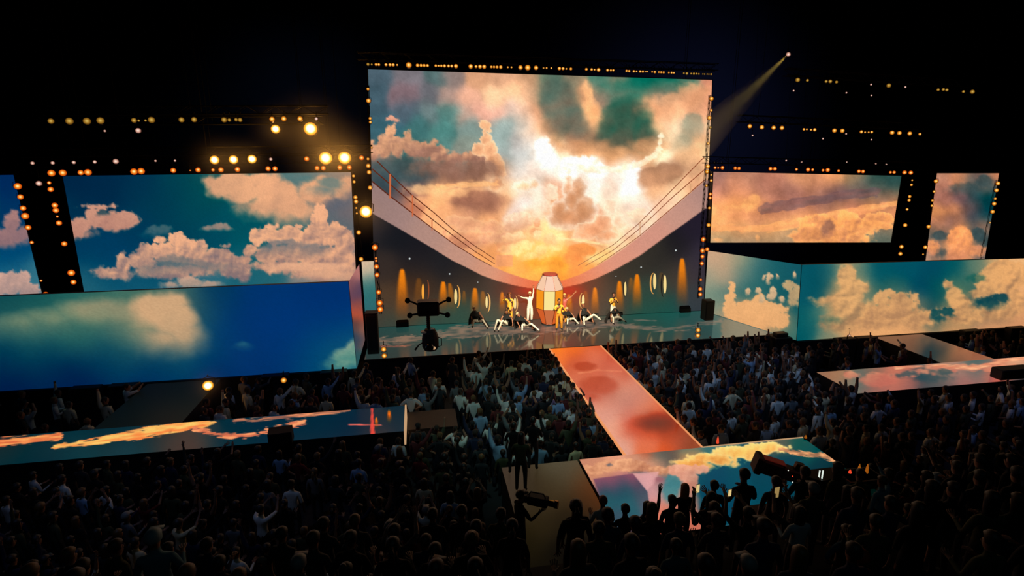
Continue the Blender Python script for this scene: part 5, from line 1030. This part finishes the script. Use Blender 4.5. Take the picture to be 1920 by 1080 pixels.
# cable camera hanging over the left of the stage
cp = at(803, 576, 20.5)
cc_ = empty('cable_camera', cp, -.03, label='black cable suspended camera hanging over the left part of main stage', cat='camera')
MB().box((-.43,-.3,-.30),(.43,.3,.27),.06).build('housing', 'steel', cc_)
b = MB(); b.box((-.36,-.31,-.05),(.36,-.295,.2)); b.build('cover_plate', 'black', cc_)
for sx, z0, z1, x1 in ((-1,.15,.34,-.78),(1,.12,.32,.80),(-1,-.22,-.26,-.72),(1,-.22,-.30,.74)):
    a_ = MB().tube([(sx*.40,-.1,z0),(sx*.58,-.12,z0+(z1-z0)*.55),(x1,-.15,z1)], [.045,.04,.03], 6).build('arm', 'steel', cc_)
    MB().lathe([(.05,-.05),(.105,-.045),(.085,0),(.105,.045),(.05,.05)], 14, 'y', (x1,-.16,z1)).build('pulley', 'steel', a_)
    MB().tube([(x1,-.15,z1),(x1*14,-6 if z1 < 0 else 8,16)], .0006, 4).build('cable', 'steel', a_)
for z in (-.5,-.62,-.74): pass
MB().tube([(-.02,0,-.30),(-.02,0,-.86)], .07, 8).build('mast', 'steel', cc_)
b = MB()
for i in range(6): b.tube([(-.02+.075*math.cos(a),.075*math.sin(a),-.36-i*.085) for a in [2*math.pi*k/10 for k in range(11)]], .013, 5)
b.build('mast_ring', 'steel', cc_)
hd = MB().lathe([(.05,-.86),(.2,-.90),(.28,-1.05),(.33,-1.3),(.33,-1.62),(.26,-1.76),(.1,-1.8)], 12, 'z', (.03,0,0)).build('camera_head', 'black', cc_)
MB().lathe([(.16,0),(.17,.05),(.15,.06)], 12, 'z', (-.17,-.05,-1.02)).build('gyro_cap', 'white', hd)
MB().lathe([(.09,0),(.1,.04),(.08,.05)], 12, 'z', (.10,-.05,-.92)).build('gyro_cap', 'white', hd)
MB().lathe([(.14,-.55),(.16,-.5),(.13,-.3),(.13,-.2)], 14, 'y', (0,0,-1.5)).build('lens_barrel', 'lensglass', hd)
MB().tube([(-.28,-.05,-1.45),(-.42,-.12,-1.5),(-.58,-.2,-1.68)], [.03,.025,.045], 6).build('handle', 'black', hd)
MB().tube([(.33,0,-1.25),(.47,-.04,-1.3),(.47,-.04,-1.6),(.33,0,-1.66)], .025, 6).build('grip_loop', 'black', hd)
MB().lathe([(.05,-.02),(.07,0),(.05,.02)], 8, 'y', (.17,-.31,-1.6)).build('tally_light', 'edgedim', hd)

# side fill speaker columns, floor wedges at the foot of the bow
def on_deck(px, py): return on(px, py, ZS)
pl = on_deck(701, 661); t = empty('speaker_column', pl, label='dark upright speaker column at left end of the stage', cat='speaker')
MB().box((-.27,-.25,0),(.27,.3,1.98),.03).build('cabinet', 'wood', t); MB().box((-.22,-.27,.15),(.22,-.245,1.85)).build('grille', 'black', t); MB().box((-.29,-.27,1.98),(.29,.32,2.03)).build('top_plate', 'wood', t)
t = empty('speaker_column', on_deck(1325, 599), label='dark speaker box at right end of the stage beside the screen', cat='speaker')
MB().box((-.26,-.25,0),(.3,.3,1.18),.03).build('cabinet', 'wood', t); MB().box((-.21,-.27,.1),(.25,-.245,1.08)).build('grille', 'black', t)
W = empty('floor_monitor', (0,0,0)); 
mk('cabinet', [(-.26,-.2,0),(.26,-.2,0),(.26,.22,0),(-.26,.22,0),(-.26,-.16,.18),(.26,-.16,.18),(.26,.22,.46),(-.26,.22,.46)], [(3,2,1,0),(4,5,6,7),(0,1,5,4),(1,2,6,5),(2,3,7,6),(3,0,4,7)], 'black', W)
mk('grille', [(-.22,-.165,.19),(.22,-.165,.19),(.22,.19,.455),(-.22,.19,.455),(-.22,-.17,.2),(.22,-.17,.2),(.22,.185,.465),(-.22,.185,.465)], [(4,5,6,7),(0,1,5,4),(1,2,6,5),(2,3,7,6),(3,0,4,7)], 'steel', W)
MB().box((-.28,-.02,.05),(-.26,.1,.12)).build('handle', 'steel', W)
def copy_tree(o):
    c = o.copy(); COL.objects.link(c)
    for ch in o.children:
        d = ch.copy(); COL.objects.link(d); d.parent = c
    return c
for i, (px, py, sc, lab) in enumerate([(755,611,1.3,'black floor monitor under the leftmost light cone'),(846,605,.8,'small black floor monitor right of the cable camera'),(1115,592,.8,'small black floor monitor under the light cone right of the crouching dancers'),(1160,590,.8,'small black floor monitor behind the right performer'),(1194,586,1.2,'black floor monitor left of the two tall right portholes'),(1282,584,1.3,'black floor monitor under the rightmost light cone')]):
    w = W if i == 0 else copy_tree(W); w.location = on_deck(px, py); w.scale = (sc,)*3; tag(w, lab, 'speaker', 'floor monitors along the bow')
# monitor box on the left runway edge, small lamps by the runways
t = empty('floor_monitor', on(527, 832, ZS), .1, label='black monitor box on the near edge of left runway', cat='speaker')
mk('cabinet', [(-.36,-.1,0),(.36,-.1,0),(.36,.4,0),(-.36,.4,0),(-.36,-.1,.42),(.36,-.1,.42),(.36,.25,.5),(-.36,.25,.5)], [(3,2,1,0),(4,5,6,7),(0,1,5,4),(1,2,6,5),(2,3,7,6),(3,0,4,7)], 'black', t)
MB().box((-.31,-.115,.05),(.31,-.1,.38)).build('grille', 'steel', t)
t = empty('floor_monitor', on(1905, 712, ZS), 0, label='dark monitor box on right runway at the right edge of the frame', cat='speaker')
MB().box((-.75,0,0),(.9,.5,.45),.03).build('cabinet', 'black', t); MB().box((-.7,-.015,.06),(.85,0,.40)).build('grille', 'steel', t)
lamp(at(390, 723, 21.6), 'b', 'big', 'bright golden lamp shining in front of the left box screen', None)
lamp(at(532, 713, 21.8), 'm', 'amber', 'smaller amber lamp on a stand right of the bright golden one', None)
lamp(at(1593, 629, 22.4), 't', 'white', 'pinpoint pale lamp at the foot of the right box screen', None)
for (x, y, Y) in ((390,723,21.6),(532,713,21.8),(1593,629,22.4)):
    p = at(x, y, Y); t = empty('lamp_stand', (p.x, p.y+.12, 0), label=f'thin black stand under the {"bright golden" if x == 390 else "smaller amber" if x == 532 else "pinpoint pale"} lamp', cat='stand')
    MB().tube([(0,0,0),(0,0,p.z-.02)], .025, 6).build('pole', 'steel', t); MB().lathe([(.2,0),(.2,.03),(.05,.05)], 10, 'z').build('base', 'steel', t)
def candle(p, h, lab, m='tallyred'):
    t = empty('edge_lamp', p, label=lab, cat='lamp', group='small lamps around the front stage'); MB().lathe([(.05,0),(.055,.02),(.05,.05)], 8, 'z').build('foot', 'black', t); MB().lathe([(.035,.05),(.045,.08),(.03,h*.7),(.008,h)], 8, 'z').build('glow_tube', m, t)
M['glowgold'] = mat('lamp_glow_gold', emit=(150,80,15))
candle(on(1345,834,ZS), .30, 'small red lamp on the far edge of front stage near the catwalk', 'tallyred')
candle(on(1510,824,ZS), .16, 'tiny amber lamp at the far right corner of front stage', 'glowgold')
candle(at(1593,890,11.6), .16, 'small red lamp right of front stage', 'tallyred')
for x, l in ((1609,'left'),(1624,'right')): 
    q = at(x, 890, 11.6); candle(q, .34, f'upright gold reflected glow, {l} one of the pair right of front stage', 'glowgold')  # amber reflections built as glowing tubes
t = empty('lamp_shelf', (at(1609,890,11.6).x, 11.6, 0), label='black block carrying the small lamp and glows right of front stage', cat='box'); zt = at(1609,890,11.6).z-.002
MB().box((-.5,-.3,0),(.6,.3,zt),.03).build('block','black',t); MB().box((-.52,-.32,zt-.04),(.62,.32,zt)).build('top','steel',t)

# broadcast camera on its platform before the front stage
bp = at(1440, 884, 9.75); bz = bp.z
t = empty('camera_platform', (9.0, 9.75, 0), label='black camera platform at the near right edge of front stage', cat='platform')
PT = 2.02
MB().box((-1.55,-.75,0),(2.2,.75,PT),.03).build('riser', 'deck', t); MB().box((-1.58,-.78,PT),(2.23,.78,PT+.05)).build('top', 'black', t)
bc = empty('broadcast_camera', (bp.x+.35, 9.75, PT+.05), label='large black broadcast camera with red lit hood on the platform', cat='camera')
rel = bz-PT-.05; ax = Matrix.Rotation(R(158), 3, 'Z') @ Matrix.Rotation(R(-14), 3, 'Y')
def cambox(a, b, nm, m, bev=.03):
    o = MB().box(a, b, bev).build(nm, m, bc); o.matrix_basis = Matrix.Translation((0,0,rel)) @ ax.to_4x4(); return o
cambox((.02,-.16,-.18),(.50,.16,.16), 'lens_box', 'black'); cambox((.46,-.2,-.22),(.62,.2,.2), 'lens_hood', 'black'); cambox((-.02,-.12,.155),(.52,.12,.185), 'hood_cover', 'redtop', .01)  # red light on the hood put into the top plate's colour
cambox((-.50,-.14,-.16),(.02,.14,.13), 'camera_body', 'black'); cambox((-.42,-.08,.13),(-.22,.08,.30), 'viewfinder', 'steel', .02); cambox((-.85,-.1,-.12),(-.5,.1,.08), 'rear_deck', 'black', .02)
for y_ in (-.13,.13):
    o = MB().tube([(-.4,y_,-.1),(-.75,y_*2.2,-.3),(-.95,y_*2.3,-.34)], .02, 6).build('pan_bar', 'steel', bc); o.matrix_basis = Matrix.Translation((0,0,rel)) @ ax.to_4x4()
MB().lathe([(.12,0),(.14,.1),(.1,.18)], 10, 'z', (0,0,rel-.38)).build('pan_head', 'steel', bc)
MB().tube([(0,0,.15),(0,0,rel-.3)], .07, 8).build('column', 'steel', bc)
for k in range(3):
    a = 2*math.pi*k/3+.4; MB().tube([(0,0,max(.25,rel-.5)),(.42*math.cos(a),.42*math.sin(a),.0)], .03, 6).build('leg', 'steel', bc)
for (x, y, m) in ((1478,882,'indicator'),(1486,893,'tallyred'),(1464,905,'indicator'),(1486,904,'indicator')):
    q = at(x, y, 9.45) - Vector(bc.location); MB().lathe([(.004,-.01),(.012,-.006),(.012,.006),(.004,.01)], 8, 'y', q).build('status_light', m, bc)
light('SPOT', 'added_red_spot', (bp.x+2, 7.5, 11), (bp.x, 9.75, bz), 240, (1.0, .22, .16), .1, 12, .5)  # unseen spot added to redden the top of the camera
# camera controls glinting right of it: a small desk monitor pair
t = empty('control_desk', (at(1545,900,9.9).x, 9.9, PT+.05), label='small dark control desk with two white lights right of broadcast camera', cat='desk')
dz = at(1540,884,9.9).z-PT-.05
MB().box((-.35,-.2,0),(.35,.2,max(.2,dz-.12)),.02).build('desk_body', 'black', t); MB().box((-.38,-.23,max(.2,dz-.12)),(.38,.23,max(.24,dz-.08))).build('desk_top', 'steel', t)
for x in (1537,1543): q = at(x,884,9.75)-Vector(t.location); MB().box((q.x-.012,q.y-.01,max(.24,dz-.08)),(q.x+.012,q.y+.01,q.z+.025)).build('status_light', 'indicator', t)
# handheld camera operator on the lower deck
oz = .9
op = on(975, 930, 3.1); OPJ = joints(Rup=(.35,.35,-.75), Rfo=(-.1,.9,.35), Lup=(-.35,.5,-.6), Lfo=(.2,.85,.45))
me = skin_mesh(OPJ, True, 'long'); o = bpy.data.objects.new('person', me); COL.objects.link(o); o.location = (op.x, op.y, 1.42); o.rotation_euler = (0,0,-1.2); o.color = L4(12,12,14); o.scale = (1.03,)*3
tag(o, 'camera operator in black standing on the dim side deck with a handheld camera', 'person'); h = bpy.data.objects.new('hair', hair_mesh(OPJ, 'cap')); COL.objects.link(h); h.parent = o; h.color = L4(12,12,12)
t = empty('handheld_camera', (op.x+.42, op.y+.1, 2.86), -.5, label='black handheld video camera with its lens towards the front stage', cat='camera')
MB().box((-.22,-.1,-.1),(.26,.1,.12),.02).build('camera_body', 'black', t); MB().lathe([(.07,.26),(.075,.4),(.09,.42),(.09,.5)], 12, 'x').build('lens_barrel', 'lensglass', t)
MB().tube([(-.2,0,.12),(-.15,0,.2),(.15,0,.2),(.2,0,.12)], .018, 6).build('handle', 'steel', t); MB().box((-.4,-.08,-.08),(-.22,.08,.1),.02).build('battery', 'black', t)
# phones lifted towards the stage
def phone(px, py, Y, h, lab, m, rz=0.2):
    q = at(px, py, Y); t = empty('phone', q, rz, label=lab, cat='phone'); w = h*.48
    MB().box((-w/2,-.004,-h/2),(w/2,.006,h/2),.002).build('case', 'phone', t); MB().box((-w*.45,-.0065,-h*.46),(w*.45,-.004,h*.46)).build('screen', m, t); return t
for (px, py, h, m, rz, lab, style, hc, who) in [(1308,916,.17,'screenlit',.2,'bright phone held up by the person with auburn hair','long',(60,28,14),'person with auburn hair holding up a bright phone before the front stage'),
      (1368,924,.14,'screenlit',.1,'second bright phone, left of the camera platform','short',(12,10,9),'person in black holding the second bright phone left of camera platform'),
      (1456,923,.22,'screendim',.1,'large dim phone screen held up before the broadcast camera','long',(12,10,9),'person in black holding the large dim phone')]:
    best = min((abs(at(px, py, Y).z-(TZ+RISE*max(0, int((TIER0-(Y-.5))/TREAD)))-1.66), Y) for Y in [7.0+.02*q for q in range(95)])
    Y = best[1]; q = at(px, py, Y); phone(px, py, Y, h, lab, m, rz)
    place_person(q.x, Y-.56, TZ+RISE*max(0, int((TIER0-(Y-.5))/TREAD)), 'phone', style, BLACK, hc, who, None, -.05, 1.0)
hb = bpy.data.materials.new('thin_lamp_haze'); hb.use_nodes = True; nt = hb.node_tree; nt.nodes.remove(nt.nodes['Principled BSDF'])
vs_ = nt.nodes.new('ShaderNodeVolumeScatter'); gr = nt.nodes.new('ShaderNodeTexGradient'); gr.gradient_type = 'QUADRATIC_SPHERE'; tc = nt.nodes.new('ShaderNodeTexCoord'); nt.links.new(tc.outputs['Object'], gr.inputs[0])
ml = nt.nodes.new('ShaderNodeMath'); ml.operation = 'MULTIPLY'; ml.inputs[1].default_value = .09; nt.links.new(gr.outputs['Fac'], ml.inputs[0]); nt.links.new(ml.outputs[0], vs_.inputs['Density'])
nt.links.new(vs_.outputs[0], nt.nodes['Material Output'].inputs['Volume']); M['hazeball'] = hb
# haze beam from the high spotlight at right of the central screen
sp = at(1478, 102, 26.5); lamp(sp, 'm', 'white', 'lone high pale spotlight right of the central screen, throwing a beam', None, cable=True)
tg = at(1338, 238, 27.0); d = (tg-sp); L = d.length; bm_ = MB()
hz = bpy.data.materials.new('thin_haze'); hz.use_nodes = True; nt = hz.node_tree; nt.nodes.remove(nt.nodes['Principled BSDF'])
vs_ = nt.nodes.new('ShaderNodeVolumeScatter'); vs_.inputs['Density'].default_value = .10; vs_.inputs['Anisotropy'].default_value = .2; nt.links.new(vs_.outputs[0], nt.nodes['Material Output'].inputs['Volume'])
M['haze'] = hz
o = MB().tube([sp + d*.02, sp + d*1.25], [.12, 1.05], 20).build('haze', 'haze'); tag(o, 'thin haze lit by the pale spotlight beam right of the central screen', 'haze', kind='stuff')
light('SPOT', 'beam_spot', sp + d*.012, tg, 4200, (1.0, .70, .16), .05, 15, .9)
for i, (x, y, Y, r, e) in enumerate([(582,241.6,26.4,1.5,55),(516.6,242,26.4,1.0,16),(402,300,26.8,1.1,18),(438,299.5,26.8,1.0,14),(472.5,298.5,26.8,.9,12),(610.5,296.5,26.8,1.6,75),(646,296,26.8,1.6,75),(686,397,27.0,1.3,50),(678,296,27.0,.8,8),(390,723,21.4,.8,9)]):  # haze balls added to give the brightest lamps a halo
    p = at(x, y, Y); b = MB().lathe([(math.sin(math.pi*k/14)+.001, -math.cos(math.pi*k/14)) for k in range(15)], 20, 'z')
    light('POINT', 'blinder_light', p, None, e, (1.0, .42, .07), .12)
    o = b.build('haze', 'hazeball'); o.location = p; o.scale = (r*1.5,)*3
    tag(o, 'thin haze ball shaped as the halo of a dazzling golden lamp', 'haze', 'haze around the brightest lamps', 'stuff')
